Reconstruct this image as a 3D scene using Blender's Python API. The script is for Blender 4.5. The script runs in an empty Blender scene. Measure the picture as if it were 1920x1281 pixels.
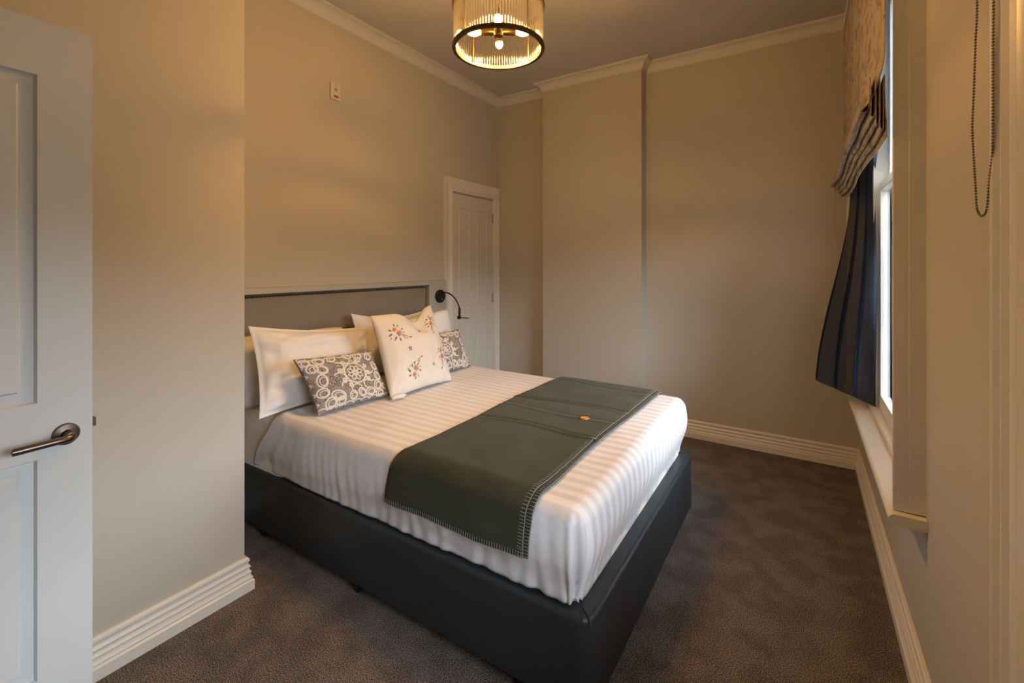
import bpy, bmesh, math, random
from mathutils import Vector, Matrix, noise

# ------------------------------------------------------------------ camera
D2R = math.radians
col = bpy.context.scene.collection
scene = bpy.context.scene
YAW, FPX, V0, CH = 32.784, 847.75, 496.7, 1.45
cam = bpy.data.cameras.new('camera'); camo = bpy.data.objects.new('camera', cam); col.objects.link(camo)
cam.sensor_width = 36.0; cam.sensor_fit = 'HORIZONTAL'
cam.lens = 36.0 * FPX / 1920.0
cam.shift_y = -(640.5 - V0) / 1920.0
cam.clip_start = 0.02
camo.location = (0, 0, CH)
camo.rotation_euler = (D2R(90), 0, D2R(YAW))
scene.camera = camo

# ------------------------------------------------------------------ exposure, sky
vs = scene.view_settings
vs.view_transform = 'Standard'; vs.look = 'None'; vs.gamma = 1.0; vs.use_curve_mapping = False
vs.exposure = 0.0
SKY = 15.5; BULB = 960.0; LAMP_COL = (1.0, 0.515, 0.145)
world = bpy.data.worlds.new('sky'); scene.world = world; world.use_nodes = True
wn = world.node_tree.nodes; wl = world.node_tree.links
bg = wn['Background']; bg.inputs['Strength'].default_value = SKY
tc = wn.new('ShaderNodeTexCoord'); sep = wn.new('ShaderNodeSeparateXYZ')
wl.new(tc.outputs['Generated'], sep.inputs[0])
nz = wn.new('ShaderNodeTexNoise'); nz.inputs['Scale'].default_value = 9.0; nz.inputs['Detail'].default_value = 6
wl.new(tc.outputs['Generated'], nz.inputs['Vector'])
ad = wn.new('ShaderNodeMath'); ad.operation = 'MULTIPLY_ADD'; ad.inputs[1].default_value = 0.35
wl.new(nz.outputs['Fac'], ad.inputs[0]); wl.new(sep.outputs['Z'], ad.inputs[2])
cr = wn.new('ShaderNodeValToRGB')
cr.color_ramp.elements[0].position = 0.02; cr.color_ramp.elements[0].color = (0.13, 0.13, 0.12, 1)
cr.color_ramp.elements[1].position = 0.30; cr.color_ramp.elements[1].color = (0.83, 0.885, 1.0, 1)
for e_p, e_c in ((0.08, (0.042, 0.046, 0.045, 1)), (0.145, (0.030, 0.034, 0.036, 1)), (0.165, (0.062, 0.072, 0.078, 1)), (0.21, (0.045, 0.050, 0.054, 1)), (0.25, (0.20, 0.23, 0.25, 1))):
    e = cr.color_ramp.elements.new(e_p); e.color = e_c
wl.new(ad.outputs[0], cr.inputs[0]); wl.new(cr.outputs[0], bg.inputs['Color'])

# room dimensions (metres)
XL, XN, XW = -2.777, -2.095, 0.337       # head wall, near left wall, window wall
YA, YB, YF = 1.049, 4.027, -0.42         # alcove side, back wall, front wall
YC, CX0, CX1 = 3.899, -2.149, -1.177     # chimney breast
ZC = 3.225
def portal(name, loc, sy, sz):
    l = bpy.data.lights.new(name, 'AREA'); l.shape = 'RECTANGLE'; l.size = sz; l.size_y = sy
    l.cycles.is_portal = True
    o = bpy.data.objects.new(name, l); col.objects.link(o)
    o.location = loc; o.rotation_euler = (0, D2R(90), 0)
portal('window_portal', (0.62, 2.94, 1.8), 1.7, 2.3)
portal('window_portal', (0.62, 0.56, 1.8), 1.0, 2.3)

# ------------------------------------------------------------------ helpers
random.seed(4)
def tag(o, label=None, cat=None, group=None, kind=None):
    if label: o['label'] = label
    if cat: o['category'] = cat
    if group: o['group'] = group
    if kind: o['kind'] = kind
    return o
def empty(name, loc, rz=0, **k):
    o = bpy.data.objects.new(name, None); col.objects.link(o)
    o.location = loc; o.rotation_euler = (0, 0, rz); o.empty_display_size = 0.1
    return tag(o, **k)

class MB:
    def __init__(s): s.v = []; s.f = []; s.sm = []; s.mi = []
    def add(s, vs_, fs, smooth=False, mi=0):
        b = len(s.v); s.v += [Vector(p) for p in vs_]
        for f in fs: s.f.append([i + b for i in f]); s.sm.append(smooth); s.mi.append(mi)
    def box(s, x0, x1, y0, y1, z0, z1, M=None, mi=0):
        p = [Vector((x, y, z)) for z in (z0, z1) for x, y in ((x0, y0), (x1, y0), (x1, y1), (x0, y1))]
        if M: p = [M @ q for q in p]
        s.add(p, [(0, 3, 2, 1), (4, 5, 6, 7), (0, 1, 5, 4), (1, 2, 6, 5), (2, 3, 7, 6), (3, 0, 4, 7)], mi=mi)
    def tube(s, pts, r, n=10, cap=True, mi=0, closed=False):
        pts = [Vector(p) for p in pts]; m = len(pts)
        rr = r if isinstance(r, (list, tuple)) else [r] * m
        up = Vector((0, 0, 1)); rings = []
        for i, p in enumerate(pts):
            if closed: d = pts[(i + 1) % m] - pts[i - 1]
            else: d = pts[min(i + 1, m - 1)] - pts[max(i - 1, 0)]
            d.normalize()
            if abs(d.dot(up)) > 0.95: up = Vector((1, 0, 0)) if abs(d.x) < .9 else Vector((0, 1, 0))
            a = d.cross(up).normalized(); b = a.cross(d).normalized(); up = b
            rings.append([p + rr[i] * (math.cos(2 * math.pi * k / n) * a + math.sin(2 * math.pi * k / n) * b) for k in range(n)])
        vs_ = [q for R in rings for q in R]; fs = []
        for i in range(m if closed else m - 1):
            j = (i + 1) % m
            for k in range(n):
                fs.append((i * n + k, i * n + (k + 1) % n, j * n + (k + 1) % n, j * n + k))
        s.add(vs_, fs, True, mi)
        if cap and not closed:
            s.add(rings[0], [tuple(range(n))[::-1]], False, mi); s.add(rings[-1], [tuple(range(n))], False, mi)
    def lathe(s, prof, M=None, n=32, mi=0):
        vs_ = []; fs = []
        for r, z in prof:
            for k in range(n):
                a = 2 * math.pi * k / n; vs_.append(Vector((r * math.cos(a), r * math.sin(a), z)))
        if M: vs_ = [M @ q for q in vs_]
        for i in range(len(prof) - 1):
            for k in range(n):
                fs.append((i * n + k, i * n + (k + 1) % n, (i + 1) * n + (k + 1) % n, (i + 1) * n + k))
        s.add(vs_, fs, True, mi)
    def grid(s, fn, nu, nv, smooth=True, mi=0, closed_u=False):
        vs_ = [fn(i / nu, j / nv) for j in range(nv + 1) for i in range(nu if closed_u else nu + 1)]
        w = nu if closed_u else nu + 1; fs = []
        for j in range(nv):
            for i in range(nu):
                i2 = (i + 1) % w
                fs.append((j * w + i, j * w + i2, (j + 1) * w + i2, (j + 1) * w + i))
        s.add(vs_, fs, smooth, mi)
    def build(s, name, mat, parent=None, org=None, bevel=0, merge=True, sharp=38, seg=2, recalc=True):
        me = bpy.data.meshes.new(name)
        o_ = Vector(org) if org else Vector((0, 0, 0))
        me.from_pydata([p - o_ for p in s.v], [], s.f)
        for m in (mat if isinstance(mat, (list, tuple)) else [mat]): me.materials.append(m)
        me.polygons.foreach_set('use_smooth', s.sm); me.polygons.foreach_set('material_index', s.mi)
        if merge:
            bm = bmesh.new(); bm.from_mesh(me); bmesh.ops.remove_doubles(bm, verts=bm.verts, dist=1e-5)
            if recalc: bmesh.ops.recalc_face_normals(bm, faces=bm.faces)
            bm.to_mesh(me); bm.free()
        if sharp: me.set_sharp_from_angle(angle=D2R(sharp))
        o = bpy.data.objects.new(name, me); col.objects.link(o)
        o.location = o_
        if parent:
            o.parent = parent; o.matrix_parent_inverse = parent_inv(parent)
        if bevel:
            b = o.modifiers.new('bevel', 'BEVEL'); b.width = bevel; b.segments = seg; b.limit_method = 'ANGLE'; b.angle_limit = D2R(40)
        return o
def wmat(o):
    m = Matrix.LocRotScale(o.location, o.rotation_euler, o.scale)
    return (wmat(o.parent) @ o.matrix_parent_inverse @ m) if o.parent else m
def parent_inv(p): return wmat(p).inverted()

def smoothstep(a, b, x):
    t = min(1, max(0, (x - a) / (b - a))); return t * t * (3 - 2 * t)
def n3(x, y, z): return noise.noise(Vector((x, y, z)))
def catmull(P, k=8):
    P = [Vector(p) for p in P]; out = []
    for i in range(len(P) - 1):
        a, b, c, d = P[max(i - 1, 0)], P[i], P[i + 1], P[min(i + 2, len(P) - 1)]
        for j in range(k):
            t = j / k
            out.append(.5 * ((2 * b) + (c - a) * t + (2 * a - 5 * b + 4 * c - d) * t * t + (3 * b - a - 3 * c + d) * t ** 3))
    out.append(P[-1]); return out

# ------------------------------------------------------------------ materials
def mat(name, color, rough=0.6, metal=0, spec=0.5, sheen=0, bump=None, var=None, coord='Object', emit=None):
    m = bpy.data.materials.new(name); m.use_nodes = True
    N, L = m.node_tree.nodes, m.node_tree.links; b = N['Principled BSDF']
    b.inputs['Base Color'].default_value = (*color, 1); b.inputs['Roughness'].default_value = rough
    b.inputs['Metallic'].default_value = metal; b.inputs['Specular IOR Level'].default_value = spec
    if sheen: b.inputs['Sheen Weight'].default_value = sheen; b.inputs['Sheen Roughness'].default_value = .5
    t = N.new('ShaderNodeTexCoord')
    if bump:
        x = N.new('ShaderNodeTexNoise'); x.inputs['Scale'].default_value = bump[0]; x.inputs['Detail'].default_value = 4
        L.new(t.outputs[coord], x.inputs['Vector'])
        u = N.new('ShaderNodeBump'); u.inputs['Strength'].default_value = bump[1]; u.inputs['Distance'].default_value = bump[2]
        L.new(x.outputs['Fac'], u.inputs['Height']); L.new(u.outputs[0], b.inputs['Normal'])
    if var:
        x = N.new('ShaderNodeTexNoise'); x.inputs['Scale'].default_value = var[0]; x.inputs['Detail'].default_value = 5
        L.new(t.outputs[coord], x.inputs['Vector'])
        r = N.new('ShaderNodeValToRGB'); L.new(x.outputs['Fac'], r.inputs[0])
        r.color_ramp.elements[0].position = .3; r.color_ramp.elements[1].position = .7
        r.color_ramp.elements[0].color = (*[c * (1 - var[1]) for c in color], 1)
        r.color_ramp.elements[1].color = (*[min(1, c * (1 + var[1])) for c in color], 1)
        L.new(r.outputs[0], b.inputs['Base Color'])
    if emit: b.inputs['Emission Color'].default_value = (*emit[0], 1); b.inputs['Emission Strength'].default_value = emit[1]
    return m
M_wall = mat('wall_paint', (0.49, 0.462, 0.395), .62, spec=.35, bump=(180, .08, .002), var=(1.5, .03))
M_ceil = mat('ceiling_paint', (0.51, 0.49, 0.45), .8, bump=(150, .05, .002), var=(2, .02))
M_crown = mat('cornice_paint', (0.62, 0.60, 0.55), .6, var=(3, .02))
M_trim = mat('trim_enamel', (0.70, 0.68, 0.62), .32, bump=(60, .04, .001), var=(4, .02))
M_door = mat('door_enamel', (0.60, 0.62, 0.62), .38, bump=(60, .05, .001), var=(3, .015))
M_door2 = mat('cupboard_door_enamel', (0.60, 0.57, 0.52), .4, bump=(60, .05, .001), var=(3, .015))
M_sash = mat('sash_white', (0.78, 0.79, 0.77), .35, var=(6, .02))
M_bronze = mat('aged_bronze', (0.17, 0.13, 0.11), .3, metal=1, var=(30, .25))
M_chrome = mat('brushed_steel', (0.35, 0.33, 0.30), .35, metal=1, var=(30, .15))
M_black = mat('black_metal', (0.012, 0.011, 0.011), .38, metal=.3, var=(40, .2))
M_brass = mat('brass', (0.12, 0.075, 0.03), .38, metal=1, var=(20, .2))
M_base = mat('charcoal_vinyl', (0.021, 0.027, 0.032), .42, spec=.5, bump=(900, .35, .001), var=(6, .12))
M_panel = mat('headboard_fabric', (0.21, 0.185, 0.145), .75, sheen=.2, bump=(500, .25, .001), var=(5, .05))
M_frame = mat('headboard_paint', (0.42, 0.40, 0.34), .45, var=(5, .02))
M_nail = mat('bronze_nail', (0.10, 0.075, 0.05), .3, metal=1, var=(50, .2))
M_pillow = mat('white_cotton', (0.71, 0.69, 0.67), .75, sheen=.15, bump=(350, .12, .001), var=(7, .025))
M_plastic = mat('white_plastic', (0.62, 0.58, 0.52), .4, var=(20, .02))
M_dark = mat('dark_print', (0.02, 0.017, 0.015), .6, var=(30, .1))
M_red = mat('red_print', (0.42, 0.07, 0.03), .6, var=(200, .3))
M_bead = mat('bead_chain_metal', (0.24, 0.20, 0.15), .4, metal=.7, var=(60, .2))
M_thread = mat('stitch_thread', (0.30, 0.30, 0.27), .8, var=(300, .15))
M_shade = mat('roller_shade_fabric', (0.42, 0.38, 0.32), .9, bump=(500, .2, .001), var=(5, .03))
M_cordm = mat('blind_cord', (0.30, 0.25, 0.18), .8, var=(60, .1))

def mat_carpet():
    m = bpy.data.materials.new('carpet'); m.use_nodes = True
    N, L = m.node_tree.nodes, m.node_tree.links; b = N['Principled BSDF']
    b.inputs['Roughness'].default_value = .95; b.inputs['Specular IOR Level'].default_value = .1
    t = N.new('ShaderNodeTexCoord')
    a = N.new('ShaderNodeTexNoise'); a.inputs['Scale'].default_value = 260; a.inputs['Detail'].default_value = 3
    c = N.new('ShaderNodeTexNoise'); c.inputs['Scale'].default_value = 6.5; c.inputs['Detail'].default_value = 3
    d = N.new('ShaderNodeTexNoise'); d.inputs['Scale'].default_value = 70; d.inputs['Detail'].default_value = 3
    for x in (a, c, d): L.new(t.outputs['Object'], x.inputs['Vector'])
    r = N.new('ShaderNodeValToRGB'); L.new(a.outputs['Fac'], r.inputs[0])
    r.color_ramp.elements[0].position = .43; r.color_ramp.elements[0].color = (0.040, 0.048, 0.044, 1)
    r.color_ramp.elements[1].position = .61; r.color_ramp.elements[1].color = (0.32, 0.26, 0.235, 1)
    r2 = N.new('ShaderNodeValToRGB'); L.new(c.outputs['Fac'], r2.inputs[0])
    r2.color_ramp.elements[0].position = .42; r2.color_ramp.elements[0].color = (.82, .82, .82, 1)
    r2.color_ramp.elements[1].position = .58; r2.color_ramp.elements[1].color = (1.1, 1.1, 1.1, 1)
    mx = N.new('ShaderNodeMix'); mx.data_type = 'RGBA'; mx.blend_type = 'MULTIPLY'; mx.inputs[0].default_value = 1
    L.new(r.outputs[0], mx.inputs[6]); L.new(r2.outputs[0], mx.inputs[7])
    L.new(mx.outputs[2], b.inputs['Base Color'])
    ad_ = N.new('ShaderNodeMath'); ad_.operation = 'ADD'; L.new(a.outputs['Fac'], ad_.inputs[0]); L.new(d.outputs['Fac'], ad_.inputs[1])
    u = N.new('ShaderNodeBump'); u.inputs['Strength'].default_value = .8; u.inputs['Distance'].default_value = .006
    L.new(ad_.outputs[0], u.inputs['Height']); L.new(u.outputs[0], b.inputs['Normal'])
    return m
M_carpet = mat_carpet()

def mat_stripes():
    m = bpy.data.materials.new('sateen_stripe'); m.use_nodes = True
    N, L = m.node_tree.nodes, m.node_tree.links; b = N['Principled BSDF']
    t = N.new('ShaderNodeTexCoord'); s_ = N.new('ShaderNodeSeparateXYZ'); L.new(t.outputs['Object'], s_.inputs[0])
    k = N.new('ShaderNodeMath'); k.operation = 'MULTIPLY'; k.inputs[1].default_value = 1 / .060; L.new(s_.outputs['Y'], k.inputs[0])
    f = N.new('ShaderNodeMath'); f.operation = 'PINGPONG'; f.inputs[1].default_value = .5; L.new(k.outputs[0], f.inputs[0])
    r = N.new('ShaderNodeValToRGB'); L.new(f.outputs[0], r.inputs[0])
    r.color_ramp.elements[0].position = .22; r.color_ramp.elements[0].color = (0.635, 0.62, 0.635, 1)
    r.color_ramp.elements[1].position = .28; r.color_ramp.elements[1].color = (0.745, 0.735, 0.755, 1)
    L.new(r.outputs[0], b.inputs['Base Color'])
    r2 = N.new('ShaderNodeValToRGB'); L.new(f.outputs[0], r2.inputs[0])
    r2.color_ramp.elements[0].position = .22; r2.color_ramp.elements[0].color = (.42,) * 3 + (1,)
    r2.color_ramp.elements[1].position = .28; r2.color_ramp.elements[1].color = (.65,) * 3 + (1,)
    L.new(r2.outputs[0], b.inputs['Roughness'])
    b.inputs['Sheen Weight'].default_value = .1
    x = N.new('ShaderNodeTexNoise'); x.inputs['Scale'].default_value = 14; x.inputs['Detail'].default_value = 5
    L.new(t.outputs['Object'], x.inputs['Vector'])
    u = N.new('ShaderNodeBump'); u.inputs['Strength'].default_value = .25; u.inputs['Distance'].default_value = .012
    L.new(x.outputs['Fac'], u.inputs['Height']); L.new(u.outputs[0], b.inputs['Normal'])
    return m
M_stripe = mat_stripes()
M_sheet = mat('plain_sheet', (0.80, 0.76, 0.70), .7, bump=(12, .2, .01), var=(6, .02))

def mat_wool():
    m = mat('olive_wool', (0.040, 0.041, 0.025), .95, spec=.1, sheen=.16, bump=(420, .5, .002), var=(9, .14))
    m.node_tree.nodes['Principled BSDF'].inputs['Sheen Tint'].default_value = (.75, .72, .6, 1)
    return m
M_wool = mat_wool()

def mat_sheer():
    m = bpy.data.materials.new('navy_voile'); m.use_nodes = True
    N, L = m.node_tree.nodes, m.node_tree.links; N.remove(N['Principled BSDF'])
    out = N['Material Output']
    d = N.new('ShaderNodeBsdfDiffuse'); d.inputs[0].default_value = (0.030, 0.050, 0.095, 1)
    tl = N.new('ShaderNodeBsdfTranslucent'); tl.inputs[0].default_value = (0.05, 0.068, 0.105, 1)
    tr = N.new('ShaderNodeBsdfTransparent'); tr.inputs[0].default_value = (.8, .8, .82, 1)
    a = N.new('ShaderNodeMixShader'); a.inputs[0].default_value = .45
    L.new(d.outputs[0], a.inputs[1]); L.new(tl.outputs[0], a.inputs[2])
    t = N.new('ShaderNodeTexCoord'); x = N.new('ShaderNodeTexNoise'); x.inputs['Scale'].default_value = 600
    L.new(t.outputs['Object'], x.inputs['Vector'])
    k = N.new('ShaderNodeMapRange'); k.inputs[1].default_value = .3; k.inputs[2].default_value = .7; k.inputs[3].default_value = .02; k.inputs[4].default_value = .30
    L.new(x.outputs['Fac'], k.inputs[0])
    c = N.new('ShaderNodeMixShader'); L.new(k.outputs[0], c.inputs[0]); L.new(a.outputs[0], c.inputs[1]); L.new(tr.outputs[0], c.inputs[2])
    L.new(c.outputs[0], out.inputs[0]); return m
M_voile = mat_sheer()

def mat_glass(name, tint, gloss, rough=0.02, milky=0):
    m = bpy.data.materials.new(name); m.use_nodes = True
    N, L = m.node_tree.nodes, m.node_tree.links; N.remove(N['Principled BSDF'])
    out = N['Material Output']
    tr = N.new('ShaderNodeBsdfTransparent'); tr.inputs[0].default_value = (*tint, 1)
    g = N.new('ShaderNodeBsdfGlossy'); g.inputs['Roughness'].default_value = rough; g.inputs[0].default_value = (1, 1, 1, 1)
    c = N.new('ShaderNodeMixShader')
    lw = N.new('ShaderNodeLayerWeight'); lw.inputs[0].default_value = gloss
    L.new(lw.outputs['Fresnel'], c.inputs[0]); L.new(tr.outputs[0], c.inputs[1]); L.new(g.outputs[0], c.inputs[2])
    if milky:
        tl = N.new('ShaderNodeBsdfTranslucent'); tl.inputs[0].default_value = (1, .97, .92, 1)
        c2 = N.new('ShaderNodeMixShader'); c2.inputs[0].default_value = milky
        L.new(c.outputs[0], c2.inputs[1]); L.new(tl.outputs[0], c2.inputs[2]); c = c2
    L.new(c.outputs[0], out.inputs[0]); return m
M_glass = mat_glass('window_glass', (.96, .98, .97), .25)
M_rod = mat_glass('crystal_glass', (.97, .95, .92), .30, .10, milky=.004)

def mat_blind():
    m = bpy.data.materials.new('toile_fabric'); m.use_nodes = True
    N, L = m.node_tree.nodes, m.node_tree.links; b = N['Principled BSDF']; b.inputs['Roughness'].default_value = .9
    t = N.new('ShaderNodeTexCoord'); mp = N.new('ShaderNodeMapping'); mp.inputs['Scale'].default_value = (3.6, 6.5, 10)
    L.new(t.outputs['UV'], mp.inputs[0])
    w = N.new('ShaderNodeTexNoise'); w.inputs['Scale'].default_value = 1.1; w.inputs['Detail'].default_value = 2; w.inputs['Distortion'].default_value = 2.6
    L.new(mp.outputs[0], w.inputs['Vector'])
    r = N.new('ShaderNodeValToRGB'); L.new(w.outputs['Fac'], r.inputs[0]); E_ = r.color_ramp.elements
    E_[0].position = .50; E_[0].color = (0, 0, 0, 1); E_[1].position = .54; E_[1].color = (1, 1, 1, 1)
    e1 = E_.new(.60); e1.color = (.15,) * 3 + (1,); e2 = E_.new(.64); e2.color = (.8,) * 3 + (1,)
    fx = N.new('ShaderNodeTexNoise'); fx.inputs['Scale'].default_value = 3.2; L.new(mp.outputs[0], fx.inputs['Vector'])
    fr = N.new('ShaderNodeValToRGB'); L.new(fx.outputs['Fac'], fr.inputs[0]); fr.color_ramp.elements[0].position = .34; fr.color_ramp.elements[1].position = .50
    mu = N.new('ShaderNodeMath'); mu.operation = 'MULTIPLY'; L.new(r.outputs[0], mu.inputs[0]); L.new(fr.outputs[0], mu.inputs[1])
    mx = N.new('ShaderNodeMix'); mx.data_type = 'RGBA'; L.new(mu.outputs[0], mx.inputs[0])
    mx.inputs[6].default_value = (0.50, 0.42, 0.32, 1); mx.inputs[7].default_value = (0.20, 0.155, 0.11, 1)
    L.new(mx.outputs[2], b.inputs['Base Color'])
    tl = N.new('ShaderNodeBsdfTranslucent'); tl.inputs[0].default_value = (.45, .36, .26, 1)
    ms = N.new('ShaderNodeMixShader'); ms.inputs[0].default_value = .12
    L.new(b.outputs[0], ms.inputs[1]); L.new(tl.outputs[0], ms.inputs[2]); L.new(ms.outputs[0], N['Material Output'].inputs[0])
    return m
M_blind = mat_blind()

def mat_net():
    m = bpy.data.materials.new('lace_ground'); m.use_nodes = True
    N, L = m.node_tree.nodes, m.node_tree.links; b = N['Principled BSDF']; b.inputs['Roughness'].default_value = .85
    t = N.new('ShaderNodeTexCoord')
    v = N.new('ShaderNodeTexVoronoi'); v.feature = 'DISTANCE_TO_EDGE'; v.inputs['Scale'].default_value = 85
    L.new(t.outputs['Object'], v.inputs['Vector'])
    r = N.new('ShaderNodeValToRGB'); L.new(v.outputs['Distance'], r.inputs[0])
    r.color_ramp.elements[0].position = .04; r.color_ramp.elements[0].color = (0.36, 0.32, 0.28, 1)
    r.color_ramp.elements[1].position = .11; r.color_ramp.elements[1].color = (0.12, 0.09, 0.065, 1)
    x = N.new('ShaderNodeTexNoise'); x.inputs['Scale'].default_value = 17; L.new(t.outputs['Object'], x.inputs['Vector'])
    r3 = N.new('ShaderNodeValToRGB'); L.new(x.outputs['Fac'], r3.inputs[0]); r3.color_ramp.elements[0].position = .52; r3.color_ramp.elements[1].position = .56
    mx = N.new('ShaderNodeMix'); mx.data_type = 'RGBA'; L.new(r3.outputs[0], mx.inputs[0])
    L.new(r.outputs[0], mx.inputs[6]); mx.inputs[7].default_value = (0.24, 0.215, 0.20, 1)
    L.new(mx.outputs[2], b.inputs['Base Color']); return m
M_net = mat_net()
M_lace = mat('cream_lace_tape', (0.62, 0.57, 0.49), .85, bump=(700, .4, .001), var=(60, .06))
M_linen = mat('cream_linen', (0.65, 0.60, 0.53), .85, bump=(600, .3, .001), var=(12, .03))
M_fl = [mat('thread_red', (0.50, 0.10, 0.07), .7, var=(200, .3)), mat('thread_pink', (0.58, 0.25, 0.20), .7, var=(200, .25)),
        mat('thread_ochre', (0.60, 0.30, 0.06), .7, var=(200, .25)), mat('thread_slate', (0.12, 0.135, 0.14), .7, var=(200, .3)),
        mat('thread_sage', (0.25, 0.24, 0.17), .7, var=(200, .3))]
M_emb = mat('amber_embroidery', (0.62, 0.27, 0.06), .6, var=(250, .3))
M_emb2 = mat('grey_embroidery', (0.20, 0.155, 0.11), .7, var=(250, .25))
M_bulb = mat('lit_bulb', (1, .8, .5), .3, emit=(LAMP_COL, BULB))

# ------------------------------------------------------------------ room shell
def struct(name, mb, m, label, **k):
    o = mb.build(name, m, **k); o['kind'] = 'structure'; o['label'] = label; return o
XE = 0.62                                  # outer face of the window wall
b = MB(); b.box(-3.2, 1.2, -1.9, 4.4, -.12, 0); struct('floor', b, M_carpet, 'dark speckled brown grey carpet covering the bedroom floor')
b = MB(); b.box(-3.2, XE, -1.9, 4.4, ZC, ZC + .12); struct('ceiling', b, M_ceil, 'plain off-white ceiling above the bed')
# far cupboard door opening in the head wall
DY0, DY1, DZ = 3.272, 3.957, 2.145
b = MB(); b.box(XL - .12, XL, .9, DY0, 0, ZC); b.box(XL - .12, XL, DY1, YB + .1, 0, ZC); b.box(XL - .12, XL, DY0, DY1, DZ, ZC); b.box(XL - .3, XL - .12, DY0 - .05, DY1 + .05, 0, DZ + .05)
struct('wall_left', b, M_wall, 'beige wall behind the headboard')
b = MB(); b.box(XL - .12, XN, YF - .1, YA, 0, ZC); struct('wall_near_left', b, M_wall, 'beige wall return beside the open white door')
b = MB(); b.box(XL - .12, XE, YB, YB + .12, 0, ZC); b.box(CX0, CX1, YC, YB, 0, ZC)
struct('wall_back', b, M_wall, 'beige back wall with a shallow chimney breast')
H1Y = 3.26; W1 = (1.99, 3.89, .655, 2.95); W2 = (.06, 1.06, .655, 2.95)
b = MB(); b.box(XW, XE, YF - .1, W2[0], 0, ZC); b.box(XW, XE, W2[1], W1[0], 0, ZC); b.box(XW, XE, W1[1], YB + .1, 0, ZC)
b.box(XW, XE, H1Y, W1[1], 0, ZC)
for w in ((W1[0], H1Y, W1[2], W1[3]), W2): b.box(XW, XE, w[0], w[1], 0, w[2]); b.box(XW, XE, w[0], w[1], w[3], ZC)
struct('wall_right', b, M_wall, 'beige wall holding the sash window')
FX0, FX1 = -1.505, -.675
b = MB(); b.box(XN - .1, FX0, YF - .12, YF, 0, ZC); b.box(FX1, XE, YF - .12, YF, 0, ZC); b.box(FX0, FX1, YF - .12, YF, 2.05, ZC)
b.box(-2.2, .0, -1.75, -1.65, 0, ZC); b.box(-2.3, -2.2, -1.75, YF - .12, 0, ZC); b.box(0, .1, -1.75, YF - .12, 0, ZC)
struct('wall_front', b, M_wall, 'wall with the entrance doorway behind the viewer')

# sweeps along the walls with mitred corners
LOOP = [(XL, 3.15), (XL, YA), (XN, YA), (XN, YF), (XW, YF), (XW, YB), (CX1, YB), (CX1, YC), (CX0, YC), (CX0, YB), (XL, YB)]
def sweep(path, prof, closed, seg0=0, seg1=None):
    n = len(path); P = [Vector(p) for p in path]; offs = []
    def nrm(i):
        d = (P[(i + 1) % n] - P[i]).normalized(); return Vector((-d.y, d.x))
    for i in range(n):
        if closed: a, c = nrm(i - 1 if i else n - 1), nrm(i)
        else: a = nrm(i - 1) if i else nrm(0); c = nrm(i) if i < n - 1 else nrm(n - 2)
        offs.append((a + c) / (1 + a.dot(c)))
    mb = MB(); seg1 = seg1 if seg1 is not None else (n if closed else n - 1)
    for i in range(seg0, seg1):
        j = (i + 1) % n
        A = [Vector((*(P[i] + offs[i] * d), z)) for d, z in prof]; B = [Vector((*(P[j] + offs[j] * d), z)) for d, z in prof]
        m = len(prof)
        mb.add(A + B, [(k, k + 1, m + k + 1, m + k) for k in range(m - 1)], False)
        mb.add(A, [tuple(range(m))]); mb.add(B, [tuple(range(m))[::-1]])
    return mb
def bead(z0, z1, d, out, n=5):
    return [(d + out * math.sin(math.pi * k / n), z0 + (z1 - z0) * k / n) for k in range(n + 1)]
BP = [(0, 0), (.030, 0), (.030, .042), (.024, .047)] + bead(.049, .060, .022, .004) + [(.019, .066), (.019, .070)] + bead(.072, .085, .017, .0045) \
    + [(.015, .090), (.015, .094)] + bead(.096, .109, .0145, .0045) + [(.012, .113), (.012, .122), (.016, .128), (.015, .137), (.009, .144), (0, .144)]
for nm, a, c, lb in (('baseboard_left', 0, 2, 'cream moulded baseboard behind the bed head'), ('baseboard_near_left', 2, 3, 'cream moulded baseboard beside the open white door'),
                     ('baseboard_right', 4, 5, 'cream moulded baseboard under the window'), ('baseboard_back', 5, 10, 'cream moulded baseboard along the back wall')):
    if nm == 'baseboard_left': mb = sweep(LOOP, BP, False, 0, 2)
    elif nm == 'baseboard_near_left': mb = sweep(LOOP, BP, False, 2, 3)
    else: mb = sweep(LOOP, BP, False, a, c)
    struct(nm, mb, M_trim, lb, merge=False, sharp=30)
mb = sweep([(FX0, YF), (XN, YF)][::-1], BP, False)
CP = [(0, -.085), (.006, -.085), (.006, -.080)] + [(.012 + .052 * (1 - math.cos(a)), -.080 + .062 * math.sin(a)) for a in [math.pi / 2 * k / 8 for k in range(9)]] + [(.070, -.018), (.070, -.011), (.078, -.009), (.080, 0), (0, 0)]
LOOPC = [(XL, YB)] + LOOP[1:-1]
mb = sweep(LOOPC, [(d, ZC + z) for d, z in CP], True)
struct('trim_1', mb, M_crown, 'cream coved cornice running round the ceiling', merge=False, sharp=30)

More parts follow.
